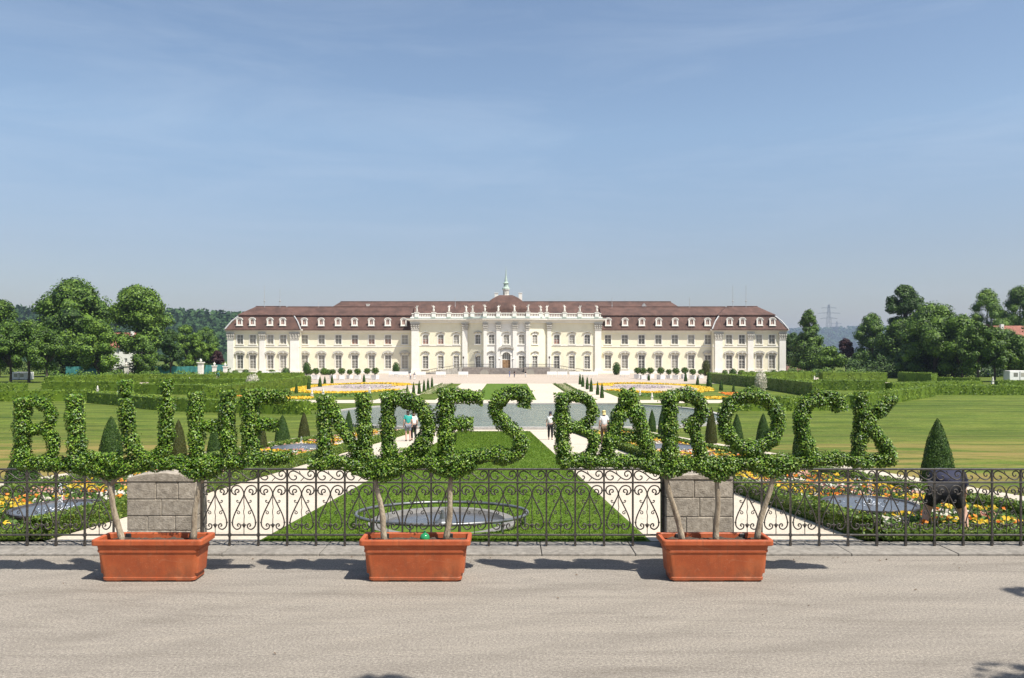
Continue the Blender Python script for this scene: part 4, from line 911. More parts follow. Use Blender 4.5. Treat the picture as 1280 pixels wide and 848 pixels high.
# bronze egg shaped yews before the palace, white rose bush balls
def ball_mesh(mat, n, leaf, squash=1.0, stem=0, name='round_shrub', r=1.0):
    mb = MB(); D = sphere_pts(n); C = D*r*(1+rng.normal(0, .05, n))[:, None]*np.array([1, 1, squash]); C[:, 2] += stem+r*squash*.92
    mb.lathe([(.02, stem+.05*r), (.7*r, stem+.4*r*squash), (.86*r, stem+.9*r*squash), (.6*r, stem+1.5*r*squash), (.02, stem+1.8*r*squash)], 12)
    if stem: mb.tube([(0,0,0), (0,0,stem+.3)], .07, 6)
    mb.leaves(C, D, rng.uniform(.7, 1.3, n)*leaf, jit=.6); o = mb.build(name, mat); me = o.data; bpy.data.objects.remove(o); return me
EGG = ball_mesh('yew_leaf_brown', 700, .28, 1.75); EGG_ = ball_mesh('yew_leaf', 700, .28, 1.7)
def put(me, px, py, wpx, hpx, h0, name, label, cat, group=None, w0=2.0, rz=0):
    p = at(px, py); o = bpy.data.objects.new(name, me); COL.objects.link(o); o.location = p
    s = wpx*p.y/1000/w0; o.scale = (s, s, hpx*p.y/1000/h0); o.rotation_euler = (0,0,rz); return tag(o, label, cat, group)
for px, py, w, h, me, lb in ((383.5, 469, 9.5, 16, EGG_, 'egg shaped clipped yew before the left palace pavilion'), (495, 469, 9, 16, EGG_, 'egg shaped clipped yew before the left end of the centre block'), (770.5, 469, 9.5, 16, EGG_, 'egg shaped clipped yew before the right end of the centre block'), (882.5, 470, 10, 19, EGG, 'bronze coloured egg shaped yew before the right pavilion')):
    put(me, px, py, w, h, 3.3, 'egg_yew', lb, 'yew', 'egg shaped yews before the palace')
ROSE = ball_mesh('rose_white', 900, .22, 1.1)
put(ROSE, 316, 490, 16, 22, 2.1, 'rose_bush', 'round bush of pale roses above the left hedges', 'rose bush'); put(ROSE, 951, 490, 14, 25, 2.1, 'rose_bush', 'tall round bush of pale roses above the right hedges', 'rose bush')
# orange trees in white tubs before the palace
def tub_tree():
    r_ = empty('potted_tree', (0,0,0)); b_ = MB(); b_.box(-.8, .8, -.8, .8, .1, 1.15, taper=-.08); b_.box(-.92, .92, -.92, .92, 1.151, 1.3)
    for sx in (-1, 1):
        for sy in (-1, 1): b_.box(sx*.7-.12, sx*.7+.12, sy*.7-.12, sy*.7+.12, 0, .1)
    b_.build('tub', 'white_paint', r_); MB().tube([(0,0,1.2), (.03,0,2.0), (0,0,2.3)], [.1,.08,.06], 6).build('trunk', 'trunk_bark', r_)
    n = 900; D = sphere_pts(n); C = D*np.array([1.25, 1.25, .95])*(rng.uniform(.1, 1.05, n)**.6)[:, None]; C[:, 2] += 2.45
    MB().leaves(C, D, rng.uniform(.2, .4, n)).build('crown', 'tree_leaf', r_); return r_
tp = tub_tree(); first = True
for side, xs in (('left', [388, 395, 416, 427, 437, 447, 459, 469]), ('right', [797, 804, 813, 826, 836, 845, 856, 866, 876])):
    for i, px in enumerate(xs):
        o = tp if first else copy_tree(tp); first = False
        o.location = at(px, 473.5+(i % 2)); s = rng.uniform(.66, .85); o.scale = (s*.95, s*.95, s); o.rotation_euler = (0,0,rng.uniform(0, 1.5))
        tag(o, f'small tree in a white tub before the {side} wing, {ORD[i]} from the left', 'potted tree', 'potted trees before the palace')
BUSH = [ball_mesh('tree_leaf', 380, .3, .9), ball_mesh('yew_leaf', 380, .3, .95), ball_mesh('tree_leaf_light', 380, .3, .85)]
for side, xs in (('left', [(294, 470), (307, 470), (325, 470), (340, 470), (357, 470), (405, 469), (411, 469)]), ('right', [(906, 470), (916, 470), (927, 470), (940, 471), (967, 470), (978, 470), (991, 470), (1017, 470), (1030, 470), (1050, 470)])):
    for i, (px, py) in enumerate(xs):
        put(BUSH[i % 3], px, py, rng.uniform(7, 10), rng.uniform(7, 10), 1.8, 'round_shrub', f'round clipped shrub before the {side} pavilion of the palace, {ORD[i]} from the left', 'shrub', 'round shrubs before the palace')
# white benches on the forecourt
def bench():
    r_ = empty('park_bench', (0,0,0)); m_ = MB()
    for k in range(4): m_.box(-1.3, 1.3, -.42+k*.14, -.3+k*.14, .44, .49)
    m_.build('seat', 'white_paint', r_); m_ = MB()
    for k in range(4): m_.box(-1.3, 1.3, .14+k*.03, .18+k*.03, .55+k*.13, .66+k*.13)
    m_.build('backrest', 'white_paint', r_)
    for x in (-1.1, 0, 1.1): MB().box(x-.04, x+.04, -.4, -.32, 0, .439).box(x-.04, x+.04, .1, .18, 0, .56).box(x-.04, x+.04, -.319, .099, .38, .438).build('leg', 'white_paint', r_)
    return r_
bp = bench(); first = True
for i, px in enumerate([333, 344, 492, 504, 526, 551, 579, 690, 703, 718, 729, 741, 781]):
    o = bp if first else copy_tree(bp); first = False; o.location = at(px, 471.5); o.scale = (1.0, 1, 1.35)
    tag(o, f'white slatted bench on the forecourt before the palace, {ORD[i]} from the left', 'bench', 'white benches before the palace')
# small pale garden statues and fountain jets
gs = MB(); gs.box(-.3, .3, -.3, .3, 0, .12); gs.box(-.22, .22, -.22, .22, .121, .75); gs.box(-.28, .28, -.28, .28, .751, .84)
gs.lathe([(.16,.84),(.2,1.0),(.15,1.3),(.2,1.5),(.07,1.62),(.1,1.72),(.08,1.84),(.01,1.9)], 10)
o0 = gs.build('garden_statue', 'stone_white'); first = True
for px, py, h, lb in ((390, 497, 10, 'small pale statue on a pedestal at the left of the left parterre'), (404, 494, 9, 'small pale statue in the left parterre, right of the yellow strip'), (462, 492, 9, 'small pale statue in the middle of the left parterre'), (237, 480, 8, 'small white statue standing in the hedges left of the palace'), (122, 490, 8, 'small white statue in the middle row of the left hedges'),
                      (815, 500, 9, 'small pale statue left of the right parterre path'), (800, 495, 8, 'small pale statue at the left of the right parterre'), (1018, 478, 8, 'small white statue in the gap between the back hedges on the right'), (1050, 476, 7, 'small white statue behind the right hedges'), (1162, 490, 9, 'small white statue where the diagonal hedge meets the right lawn hedge'), (1241, 480, 9, 'small white statue before the far right trees')):
    o = o0 if first else o0.copy()
    if not first: COL.objects.link(o)
    first = False; p = at(px, py); s = h*p.y/1000/1.9; o.location = p; o.scale = (s*1.25, s*1.25, s); tag(o, lb, 'statue', 'small statues in the garden')
# ---------------------------------------------------------------- flower beds
def scatter(x0, x1, y0, y1, n, zoff, spread=.05):
    X = rng.uniform(x0, x1, n); Y = rng.uniform(y0, y1, n); return np.stack([X, Y, np.array([zg(y) for y in Y])+zoff+rng.uniform(-spread, spread, n)], 1)
def vnoise(P, s, seed):
    x, y = P[:, 0]*s+seed*3.7, P[:, 1]*s+seed*1.3
    return (np.sin(x*1.3+1.1*np.sin(y*.9+seed))+np.sin(y*1.7+1.3*np.sin(x*.7))+np.sin((x+y)*.8+seed))/3
def bed(label, x0, x1, y0, y1, basins, side):
    r_ = empty('flower_bed', ((x0+x1)/2, y0, zg(y0)), label, 'flower bed'); E = .34
    m_ = MB(); ys = [y0]+[y for y in (61.6,) if y0 < y < y1]+[y1]; V = []
    for y in ys: V += [(x0, y, zg(y)+.03), (x1, y, zg(y)+.03)]
    m_.add(V, [(2*i, 2*i+1, 2*i+3, 2*i+2) for i in range(len(ys)-1)]); m_.build('soil', 'soil', r_)
    for a, b_, c, d in ((x0, x0+E, y0, y1), (x1-E, x1, y0, y1), (x0+E, x1-E, y0, y0+E), (x0+E, x1-E, y1-E, y1)):
        m_ = MB(); L = max(b_-a, d-c); hh = .3 if d-c > 1 else .17; V = []
        cc = sorted(set([c, d])); 
        cc = [c+.05, d-.05] if d-c > 1 else cc
        for y in cc: V += [(a+.03, y, zg(y)), (a+.03, y, zg(y)+hh-.05), (b_-.03, y, zg(y)+hh-.05), (b_-.03, y, zg(y))]
        m_.add(V, [(0,1,5,4), (1,2,6,5), (2,3,7,6), (3,2,1,0), (4,5,6,7)])
        yy = rng.uniform(0, 1, int(((d-c)+(b_-a))*560))**1.6; N = len(yy)
        Y = c+(d-c)*yy if d-c > 1 else rng.uniform(c, d, N); X = rng.uniform(a, b_, N); u = rng.uniform(0, 1, N)
        Z = np.where(u < .55, hh, rng.uniform(0, hh, N)); edge = u >= .55
        if d-c > 1: X = np.where(edge, np.where(rng.uniform(0, 1, N) < .5, a, b_), X)
        else: Y = np.where(edge, np.where(rng.uniform(0, 1, N) < .5, c, d), Y)
        dd = np.clip((Y-10)/12, 1, 3)
        m_.leaves(np.stack([X, Y, np.array([zg(y) for y in Y])+Z+rng.normal(0, .02, N)], 1), np.tile([0, -.2, 1], (N, 1)), rng.uniform(.7, 1.3, N)*.05*dd, jit=.8)
        if d-c > 1:
            for e in (c, d):
                q = 130; m_.leaves(np.stack([rng.uniform(a, b_, q), e+rng.uniform(-.03, .04, q), zg(e)+rng.uniform(0, hh, q)], 1), np.tile([0, -1, .3], (q, 1)), rng.uniform(.7, 1.3, q)*.055, jit=.6)
        m_.build('box_edging', 'box_leaf', r_)
    ins = (x0+E+.05, x1-E-.05); segs = [(y0+E, min(y1-E, 24), 330, .06), (24, y1-E, 130, .1)]
    for nm, mat, cols in (('foliage', 'flower_green', None), ('yellow_flowers', 'yellow_blossom', 0), ('orange_flowers', 'orange_blossom', 1), ('white_flowers', 'white_blossom', 2), ('pink_flowers', 'pink_blossom', 3)):
        m_ = MB()
        for a, b_, dn, sz in segs:
            if a >= b_: continue
            n_ = int((ins[1]-ins[0])*(b_-a)*dn*(1.7 if cols is None else .62)); P = scatter(*ins, a, b_, n_, .12 if cols is None else .2, .08 if cols is None else .04)
            for bx, by, br in basins: P = P[(P[:, 0]+SH(P[:, 1])-bx)**2+(P[:, 1]-by)**2 > (br+.12)**2]
            if cols is not None:
                v = vnoise(P, 2.3, 1+side); w_ = vnoise(P, 3.3, 5+side); keep = [(v > .25), (v <= .25) & (v > -.02) & (w_ > -.05), (v < -.16) & (w_ > .18), (v < -.25) & (w_ <= .0)][cols]
                keep &= (vnoise(P, 6.1, 9) > -.1); P = P[keep]
            m_.leaves(P, np.tile([0, -.35, 1], (len(P), 1)), rng.uniform(.7, 1.35, len(P))*sz*(1.35 if cols is None else 1.15), jit=.5 if cols is not None else .9, asp=.85 if cols is not None else .55)
        o = m_.build(nm, mat, r_); o['kind'] = 'stuff'
    for o in r_.children:
        for v in o.data.vertices: v.co.x += float(SH(v.co.y+r_.location.y))
BAS = {'L': [(-7.64, 13.6, .75), (-8.85, 34.0, 1.2)], 'R': [(6.42, 14.26, .78), (6.9, 34.0, 1.2)]}
bed('long box edged flower bed left of the central lawn and its path', -11, -7.2, 11.75, 60, BAS['L'], 0)
bed('long box edged flower bed right of the central lawn and its path', 4.7, 8.5, 11.75, 60, BAS['R'], 1)
def basin(x, y, r, label):
    r_ = empty('water_basin', (x, y, zg(y)), label, 'water basin', 'dark round basins in the flower beds'); z = zg(y)
    MB().lathe([(r*.8, 0), (r*.86, .02), (r, .215), (r+.03, .22), (r+.03, .25), (r-.03, .25), (r-.05, .2)], 40, (x, y, z)).build('bowl', 'basin_dark', r_, smooth=False)
    MB().add([(x+(r-.04)*math.cos(2*math.pi*k/40), y+(r-.04)*math.sin(2*math.pi*k/40), z+.23) for k in range(40)], [tuple(range(40))]).build('water', 'basin_water', r_)
    m_ = MB().lathe([(.05, .22), (.035, .26), (.02, .32)], 8, (x, y, z)); m_.build('nozzle', 'steel_grey', r_)
    n_ = 160; t = rng.uniform(0, 1, n_); a = rng.uniform(0, 6.28, n_); rr = .012+.05*t*(1-t)+.02*(1-t); m_ = MB()
    m_.leaves(np.stack([x+rr*np.cos(a), y+rr*np.sin(a), z+.26+.42*t], 1), np.tile([0,0,1], (n_, 1)), .022, jit=1.5, asp=.5); m_.build('spray', 'fountain_spray', r_)['kind'] = 'stuff'
    n_ = 130; a = rng.uniform(0, 6.28, n_); rr = np.abs(rng.normal(0, .16, n_)); m_ = MB(); m_.leaves(np.stack([x+rr*np.cos(a), y+rr*np.sin(a), np.full(n_, z+.24)], 1), np.tile([0,0,1], (n_, 1)), .03, jit=.3, asp=.6); m_.build('splash', 'fountain_spray', r_)['kind'] = 'stuff'
basin(*BAS['L'][0], 'dark round basin in the left flower bed close behind the fence'); basin(*BAS['L'][1], 'dark round basin farther back in the left flower bed, behind the left letter E')
basin(*BAS['R'][0], 'dark round basin in the right flower bed close behind the fence'); basin(*BAS['R'][1], 'dark round basin farther back in the right flower bed, behind the letter R')
# round fountain with a raised hoop on the central lawn, just behind the fence
fx, fy, fr = pxw(553, 13.35), 13.35, 1.42
FO = empty('round_fountain', (fx, fy, zg(fy)), 'round pale basin with a raised metal hoop on the lawn just behind the fence', 'fountain'); sl = lambda y: zg(y)
def ringpts(r, h, n=64): return [(fx+r*math.cos(2*math.pi*k/n), fy+r*math.sin(2*math.pi*k/n), zg(fy)+h) for k in range(n)]
m_ = MB(); q = 64; P = [ringpts(1.22, -.3), ringpts(1.22, .06), ringpts(1.05, .07), ringpts(1.0, -.04)]
m_.add(sum(P, []), [(a*q+i, a*q+(i+1)%q, (a+1)*q+(i+1)%q, (a+1)*q+i) for a in range(3) for i in range(q)]); m_.build('basin', 'basin_stone', FO, smooth=False)
MB().add(ringpts(1.03, .01), [tuple(range(q))]).build('water', 'basin_water', FO)
m_ = MB(); hoop = [(fx+fr*math.cos(2*math.pi*k/64), fy+fr*math.sin(2*math.pi*k/64), zg(fy)+.2-.065*fr*math.sin(2*math.pi*k/64)) for k in range(65)]
m_.tube(hoop, .027, 8, caps=False).build('hoop', 'steel_grey', FO, smooth=True)
for k in range(12):
    w = 2*math.pi*(k+.5)/12; x, y = fx+fr*math.cos(w), fy+fr*math.sin(w); MB().tube([(x, y, zg(y)-.1), (x, y, zg(fy)+.2-.065*fr*math.sin(w))], .018, 5).build('hoop_leg', 'steel_grey', FO)
MB().lathe([(.16,0),(.12,.06),(.05,.1),(.03,.2),(.02,.24)], 12, (fx, fy, zg(fy))).build('nozzle', 'steel_grey', FO)
# ---------------------------------------------------------------- far parterres
def carpet(name, label, poly_fn, n, mat, sz, z=.12, cat='flower bed'):
    P = poly_fn(n); return tag(MB().leaves(np.stack([P[:, 0], P[:, 1], np.full(len(P), -3.22+z)+rng.uniform(-.05, .05, len(P))], 1), np.tile([0,-.3,1], (len(P), 1)), rng.uniform(.7, 1.3, len(P))*sz, jit=.5, asp=.85).build(name, mat, None, (float(P[:,0].mean()), float(P[:,1].mean()), -3.22)), label, cat, None, 'stuff')
def arc_band(cx, cy, rx, ry, w, a0, a1):
    def f(n):
        a = R(a0)+(R(a1)-R(a0))*rng.uniform(0, 1, n); k = 1+rng.uniform(-.5, .5, n)*w/rx; k2 = 1+rng.uniform(-.5, .5, n)*w*1.6/ry; return np.stack([cx+rx*k*np.cos(a), cy+ry*k2*np.sin(a)], 1)
    return f
def rect(x0, x1, y0, y1): return lambda n: np.stack([rng.uniform(x0, x1, n), rng.uniform(y0, y1, n)], 1)
def ell(cx, cy, rx, ry):
    def f(n): a = rng.uniform(0, 6.283, n); q = np.sqrt(rng.uniform(0, 1, n)); return np.stack([cx+rx*q*np.cos(a), cy+ry*q*np.sin(a)], 1)
    return f
def ell_sheet(name, label, mat, cx, cy, rx, ry, z):
    tag(MB().add([(cx+rx*math.cos(2*math.pi*k/48), cy+ry*math.sin(2*math.pi*k/48), -3.22+z) for k in range(48)], [tuple(range(48))]).build(name, mat), label, 'gravel bed', kind='structure')
for s, nm in ((-1, 'left'), (1, 'right')):
    X = lambda v: AX+s*v
    ell_sheet('gravel_bed', f'grey oval gravel bed inside the {nm} parterre', 'forecourt_gravel', X(25), 143, 10.5, 16, .03)
    carpet('flower_ring', f'broad yellow flower band curving round the {nm} parterre', arc_band(X(26), 143, 9.2, 20, 2.6, *((30, 330) if s < 0 else (-150, 150))), 3600, 'yellow_blossom', .36)
    carpet('flower_patch', f'lilac flower patch in the centre of the {nm} parterre', ell(X(25), 145, 5.5, 7), 900, 'lilac_blossom', .3, .06)
    carpet('flower_strip', f'yellow flower strip at the outer front of the {nm} parterre', rect(*sorted((X(25.5), X(32))), 106, 110), 700, 'yellow_blossom', .34)
    carpet('flower_strip', f'orange flower strip at the outer middle of the {nm} parterre', rect(*sorted((X(33), X(37))), 112, 122), 420, 'orange_blossom', .34)
    carpet('flower_patch', f'mixed low green planting in the front of the {nm} parterre', ell(X(23.5), 115, 5, 5), 700, 'flower_green', .34, .08)
    for a, b_, c, d, lb in ((10.2, 12.2, 120, 160, 'small bed with low planting'),):
        carpet('flower_patch', f'{lb} between the far paths on the {nm}', rect(*sorted((X(a), X(b_))), c, d), 800, 'pale_planting', .22, .04)
        for e in (a, b_): hedge(f'low box edge on the {"inner" if e == a else "outer"} side of the small far bed on the {nm}', [(X(e), c), (X(e), d)], .22, .3, 22, .16, 'box_leaf', 'box_edging', 'box hedge')
    carpet('flower_strip', f'yellow flower strip behind the {nm} parterre next to the row of small cones', rect(*sorted((X(18.5), X(21))), 150, 160), 500, 'yellow_blossom', .34)
# ---------------------------------------------------------------- trees
def tree(name, label, x, y, h, w, seed, mat='tree_leaf', base=.12, leaf=.6, n=7000, pointed=False, group=None, trunk=True, lobes=20, z0=None, top=None):
    global rng
    keep, rng = rng, np.random.default_rng(seed)
    n = int(n*1.7); leaf *= .76; z0 = -3.22 if z0 is None else z0; r_ = empty(name, (x, y, z0), label, 'tree', group)
    cb = h*base; ch = h-cb; L = []
    for i in range(int(lobes*1.7)):
        t = rng.uniform(0, 1)**.85; a = rng.uniform(0, 6.283)
        prof = (1-t)**.62*.95+.05 if pointed else math.sin(math.pi*min(1, .16+t*.8))**.62
        rad = rng.uniform(.1, .21)*w*((1.15-t*.6) if pointed else 1); q = max(0, w/2*prof*rng.uniform(.7, 1.12)-rad*.65)
        L.append((q*math.cos(a), q*math.sin(a), cb+rad*.7+(ch-rad*1.5)*t, rad))
    L.append((0, 0, cb+ch*.5, w*.26)); L.append((rng.uniform(-.05,.05)*w, 0, h-(.07 if pointed else .13)*w, (.06 if pointed else .12)*w)); L.append((.14*w, .05*w, h-.2*w, (.05 if pointed else .13)*w)); L.append((-.15*w, -.05*w, h-.22*w, (.05 if pointed else .14)*w))
    if top: L += top
    L = np.array(L); pr = np.maximum(L[:, 3]**2, .2); idx = rng.choice(len(L), n, p=pr/pr.sum()); D = sphere_pts(n); D[:, 2] *= .85
    k = np.where(rng.uniform(0, 1, n) < .85, rng.uniform(.86, 1.06, n), rng.uniform(.4, .9, n)); C = L[idx, :3]+D*(L[idx, 3]*k*(1+rng.normal(0, .08, n)))[:, None]
    # thin the leaves buried deep inside other clumps
    dmin = np.min(np.linalg.norm(C[:, None, :]-L[None, :, :3], axis=2)/L[None, :, 3], axis=1); ok = (dmin > .55) | (rng.uniform(0, 1, n) < .35); C, D = C[ok], D[ok]
    cr_ = MB()
    for q in L[L[:, 3] > .5]: cr_.lathe([(.01, -.66*q[3]), (.5*q[3], -.42*q[3]), (.72*q[3], 0), (.5*q[3], .42*q[3]), (.01, .64*q[3])], 7, (x+q[0], y+q[1], z0+q[2]))  # hidden solid core added inside each clump to block light and darken gaps
    cr_.leaves(C+np.array([x, y, z0]), D+np.array([0, 0, .25]), rng.uniform(.6, 1.35, len(C))*leaf, jit=.32, asp=.75).build('crown', mat, r_)
    if trunk:
        tr = max(.16, h*.018); m_ = MB(); m_.tube([(x, y, z0-.2), (x+.1, y, z0+cb*.6), (x-.05, y+.1, z0+cb+ch*.35), (x, y, z0+h*.75)], [tr*1.35, tr, tr*.75, tr*.25], 8)
        for q in list(L[:9])+(list(L[-len(top):]) if top else []):
            s = (x, y, z0+cb*rng.uniform(.8, 1.2)+ch*.1); e = (x+q[0]*.85, y+q[1]*.85, z0+q[2]); m = tuple((s[i]+e[i])/2+(.06*h if i == 2 else 0)*.3 for i in range(3)); m_.tube([s, m, e], [tr*.5, tr*.33, tr*.1], 5)
        m_.build('trunk', 'trunk_bark', r_)
    rng = keep; return r_
def tpx(name, label, px, toppx, d, wpx, seed, **k):
    x = pxw(px, d); h = zw(toppx, d)+3.22; return tree(name, label, x, d, h, wpx*d/1000, seed, **k)
LT = dict(leaf=.62)
tpx('broadleaf_tree', 'huge broad dark green tree, larger of the two big trees left of the palace', 93, 347, 212, 98, 11, mat='tree_leaf', n=15000, base=.05, lobes=46, leaf=.75)
tpx('broadleaf_tree', 'big round crowned tree between the huge left tree and the palace', 172, 354, 222, 74, 12, mat='tree_leaf_light', n=11000, base=.24, lobes=34, leaf=.75)
tpx('broadleaf_tree', 'tall tree cut off by the left edge of the photo', -2, 372, 205, 60, 13, mat='tree_leaf', n=8000, base=.1)
tpx('broadleaf_tree', 'bright lower tree standing at the foot of the huge left tree', 122, 400, 200, 50, 14, mat='tree_leaf_light', n=7000, base=.04, lobes=24)
for i, (px, tp_, w, lb) in enumerate([(13, 404, 48, 'small round street tree at the far left, leftmost of three in the row'), (36, 400, 46, 'small round street tree at the far left, middle of three in the row'), (58, 408, 42, 'small round street tree at the far left, rightmost of three in the row')]):
    tpx('street_tree', lb, px, tp_, 168, w, 20+i, mat='tree_leaf', n=6000, base=.2, leaf=.5, group='small street trees on the left')
tpx('broadleaf_tree', 'olive green rounded tree right of the round crowned left tree', 213, 412, 215, 27, 15, mat='tree_leaf_dark', n=4500, base=.06)
tpx('broadleaf_tree', 'small yellowish green tree left of the left palace pavilion', 245, 416, 222, 28, 16, mat='tree_leaf_light', n=4000, base=.08)
tpx('broadleaf_tree', 'small light tree just behind the teal fence close to the palace', 263, 428, 235, 26, 17, mat='tree_leaf_light', n=3000, base=.08)
tpx('copper_tree', 'small dark purple leaved tree next to the left palace pavilion', 272, 438, 228, 17, 18, mat='purple_leaf', n=1800, base=.1)
tpx('broadleaf_tree', 'mid green tree low under the round crowned left tree', 183, 424, 212, 34, 19, mat='tree_leaf', n=4000, base=.03)
tpx('broadleaf_tree', 'pale green tree far behind the olive tree on the left', 232, 405, 300, 30, 31, mat='tree_leaf_light', n=3500, base=.05)
tpx('broadleaf_tree', 'distant tree behind the small yellowish tree left of the palace', 258, 408, 330, 34, 32, mat='tree_leaf', n=3500, base=.05)
# right side
tpx('pointed_tree', 'pointed green tree standing just right of the palace', 1011, 386, 238, 52, 41, mat='tree_leaf', n=8000, base=.03, pointed=True, lobes=40)
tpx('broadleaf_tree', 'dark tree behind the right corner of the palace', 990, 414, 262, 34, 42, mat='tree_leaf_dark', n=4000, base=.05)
tpx('broadleaf_tree', 'light low tree right of the pointed tree', 1038, 432, 225, 34, 43, mat='tree_leaf_light', n=3500, base=.03)
tpx('copper_tree', 'dark purple leaved tree right of the pointed tree', 1057, 423, 262, 26, 44, mat='purple_leaf', n=3000, base=.05)
tpx('broadleaf_tree', 'blue green tree left of the tall right tree', 1090, 390, 258, 46, 45, mat='tree_leaf', n=7000, base=.05)
tpx('broadleaf_tree', 'tall tree with a round tuft rising above the right trees', 1131, 355, 222, 46, 46, mat='tree_leaf_dark', n=7000, base=.5, lobes=16)
tpx('broadleaf_tree', 'full rounded tree at the foot of the tall tufted tree on the right', 1128, 397, 216, 54, 62, mat='tree_leaf', n=7000, base=.04)
tpx('broadleaf_tree', 'broad dark tree in the middle of the right group', 1168, 377, 196, 78, 47, mat='tree_leaf', n=11000, base=.04, lobes=36)
tpx('broadleaf_tree', 'light olive tree in front of the broad dark tree on the right', 1202, 391, 190, 62, 48, mat='tree_leaf_light', n=8000, base=.06)
for i, (px, tp_, w, lb) in enumerate([(1222, 402, 44, 'small round street tree with a thin trunk on the right, left one of three'), (1243, 408, 42, 'small round street tree with a thin trunk on the right, middle one of three'), (1276, 418, 46, 'small round street tree at the right edge, right one of three')]):
    tpx('street_tree', lb, px, tp_, 172, w, 50+i, mat='tree_leaf', n=6000, base=.2, leaf=.5, group='small street trees on the right')
tpx('broadleaf_tree', 'tall pale poplar like tree behind the right trees', 1234, 360, 275, 50, 55, mat='tree_leaf_light', n=7000, base=.05)
tpx('broadleaf_tree', 'tall tree at the right edge behind the red roof', 1275, 356, 285, 50, 56, mat='tree_leaf', n=7000, base=.05)
tpx('broadleaf_tree', 'tree just outside the right edge, its crown reaching into view', 1306, 385, 215, 56, 57, mat='tree_leaf', n=7000, base=.05)
tpx('broadleaf_tree', 'dark tree low between the blue green tree and the tall right tree', 1108, 416, 222, 50, 58, mat='tree_leaf', n=5000, base=.02)
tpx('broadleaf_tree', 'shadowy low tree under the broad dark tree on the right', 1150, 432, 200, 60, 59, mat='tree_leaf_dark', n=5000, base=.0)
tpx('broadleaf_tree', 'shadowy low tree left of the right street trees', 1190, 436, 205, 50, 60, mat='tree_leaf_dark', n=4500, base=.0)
tpx('broadleaf_tree', 'dark tree behind the right street trees', 1255, 410, 225, 64, 61, mat='tree_leaf', n=5500, base=.0)
for i, (px, tp_, d, w, m_) in enumerate([(975, 425, 300, 40, 'tree_leaf_dark'), (1075, 440, 235, 34, 'tree_leaf'), (1120, 448, 220, 30, 'tree_leaf_light'), (1022, 447, 240, 34, 'tree_leaf')]):
    tpx('bushy_tree', ['dark bushy tree peeking out directly behind the palace corner', 'green bushy tree below the purple tree', 'light bushy tree before the tall right tree', 'green bushy tree at the foot of the pointed tree'][i], px, tp_, d, w, 70+i, mat=m_, n=3000, base=0, trunk=False, lobes=14)
tree('street_tree', 'street tree behind the viewpoint whose branch tips shade the road', 6.5, -3.8, 10.5, 8, 77, n=9000, leaf=.3, base=.35, z0=0, top=[(-3.9, 7.35, 8, .4), (-4.0, 7.3, 8.05, .35), (-3.85, 7.32, 7.95, .3), (1.5, 7.5, 8, .5), (2.1, 7.4, 8.1, .5), (1.8, 7.3, 8.2, .5), (1.3, 7.45, 8, .35), (3.1, 10.1, 8, .2)])
# undergrowth along the far edge of the garden
def thicket(label, px0, px1, d, top, n, mat):
    x = rng.uniform(pxw(px0, d), pxw(px1, d), n); z = rng.uniform(0, 1, n); hh = (zw(top, d)+3.22)*(1+.3*np.sin(x*.8)+.2*np.sin(x*2.1)); y = d+rng.uniform(-2, 2, n)
    P = np.stack([x, y, -3.22+hh*z], 1); N_ = np.stack([np.zeros(n), -np.ones(n), z], 1)
    tag(MB().leaves(P, N_, rng.uniform(.5, 1, n)*.6, jit=.7, asp=.75).build('undergrowth', mat, None, (float(x.mean()), d, -3.22)), label, 'undergrowth', kind='stuff')
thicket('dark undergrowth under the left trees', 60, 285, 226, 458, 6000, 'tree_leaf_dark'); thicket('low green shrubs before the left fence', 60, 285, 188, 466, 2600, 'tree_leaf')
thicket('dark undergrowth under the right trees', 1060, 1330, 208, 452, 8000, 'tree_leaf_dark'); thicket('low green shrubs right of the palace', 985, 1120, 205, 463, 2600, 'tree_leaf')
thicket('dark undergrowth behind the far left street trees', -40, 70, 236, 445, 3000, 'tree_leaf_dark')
# ---------------------------------------------------------------- fences, walls, houses and vehicles in the background
def screen_fence(label, px0, px1, d, h):
    r_ = empty('screen_fence', (pxw(px0, d), d, -3.22), label, 'fence'); x0, x1 = pxw(px0, d), pxw(px1, d); n_ = int((x1-x0)*3); m_ = MB(); V = []
    for i in range(n_+1):
        x = x0+(x1-x0)*i/n_; b_ = .06*math.sin(x*2.1)+.04*math.sin(x*5.3); V += [(x, d+b_, -3.2), (x, d+b_*.6, -3.22+h+.05*math.sin(x*1.3)), (x, d+b_*.6+.04, -3.22+h+.05*math.sin(x*1.3)), (x, d+b_+.04, -3.2)]
    m_.add(V, [(4*i+j, 4*i+(j+1)%4, 4*i+4+(j+1)%4, 4*i+4+j) for i in range(n_) for j in range(4)]); m_.build('netting', 'teal_netting', r_)
    k = max(2, int((x1-x0)/3.2))
    for i in range(k+1): x = x0+(x1-x0)*i/k; MB().tube([(x, d+.12, -3.3), (x, d+.12, -3.22+h+.15)], .04, 6).build('post', 'steel_grey', r_)
screen_fence('long teal netting fence behind the left hedges, between two stone piers', 176, 248, 215, 2.7); screen_fence('short teal netting fence between the stone pier and the palace', 254, 284, 222, 3.0); screen_fence('dark teal netting fence under the huge left tree', 82, 134, 205, 2.8)
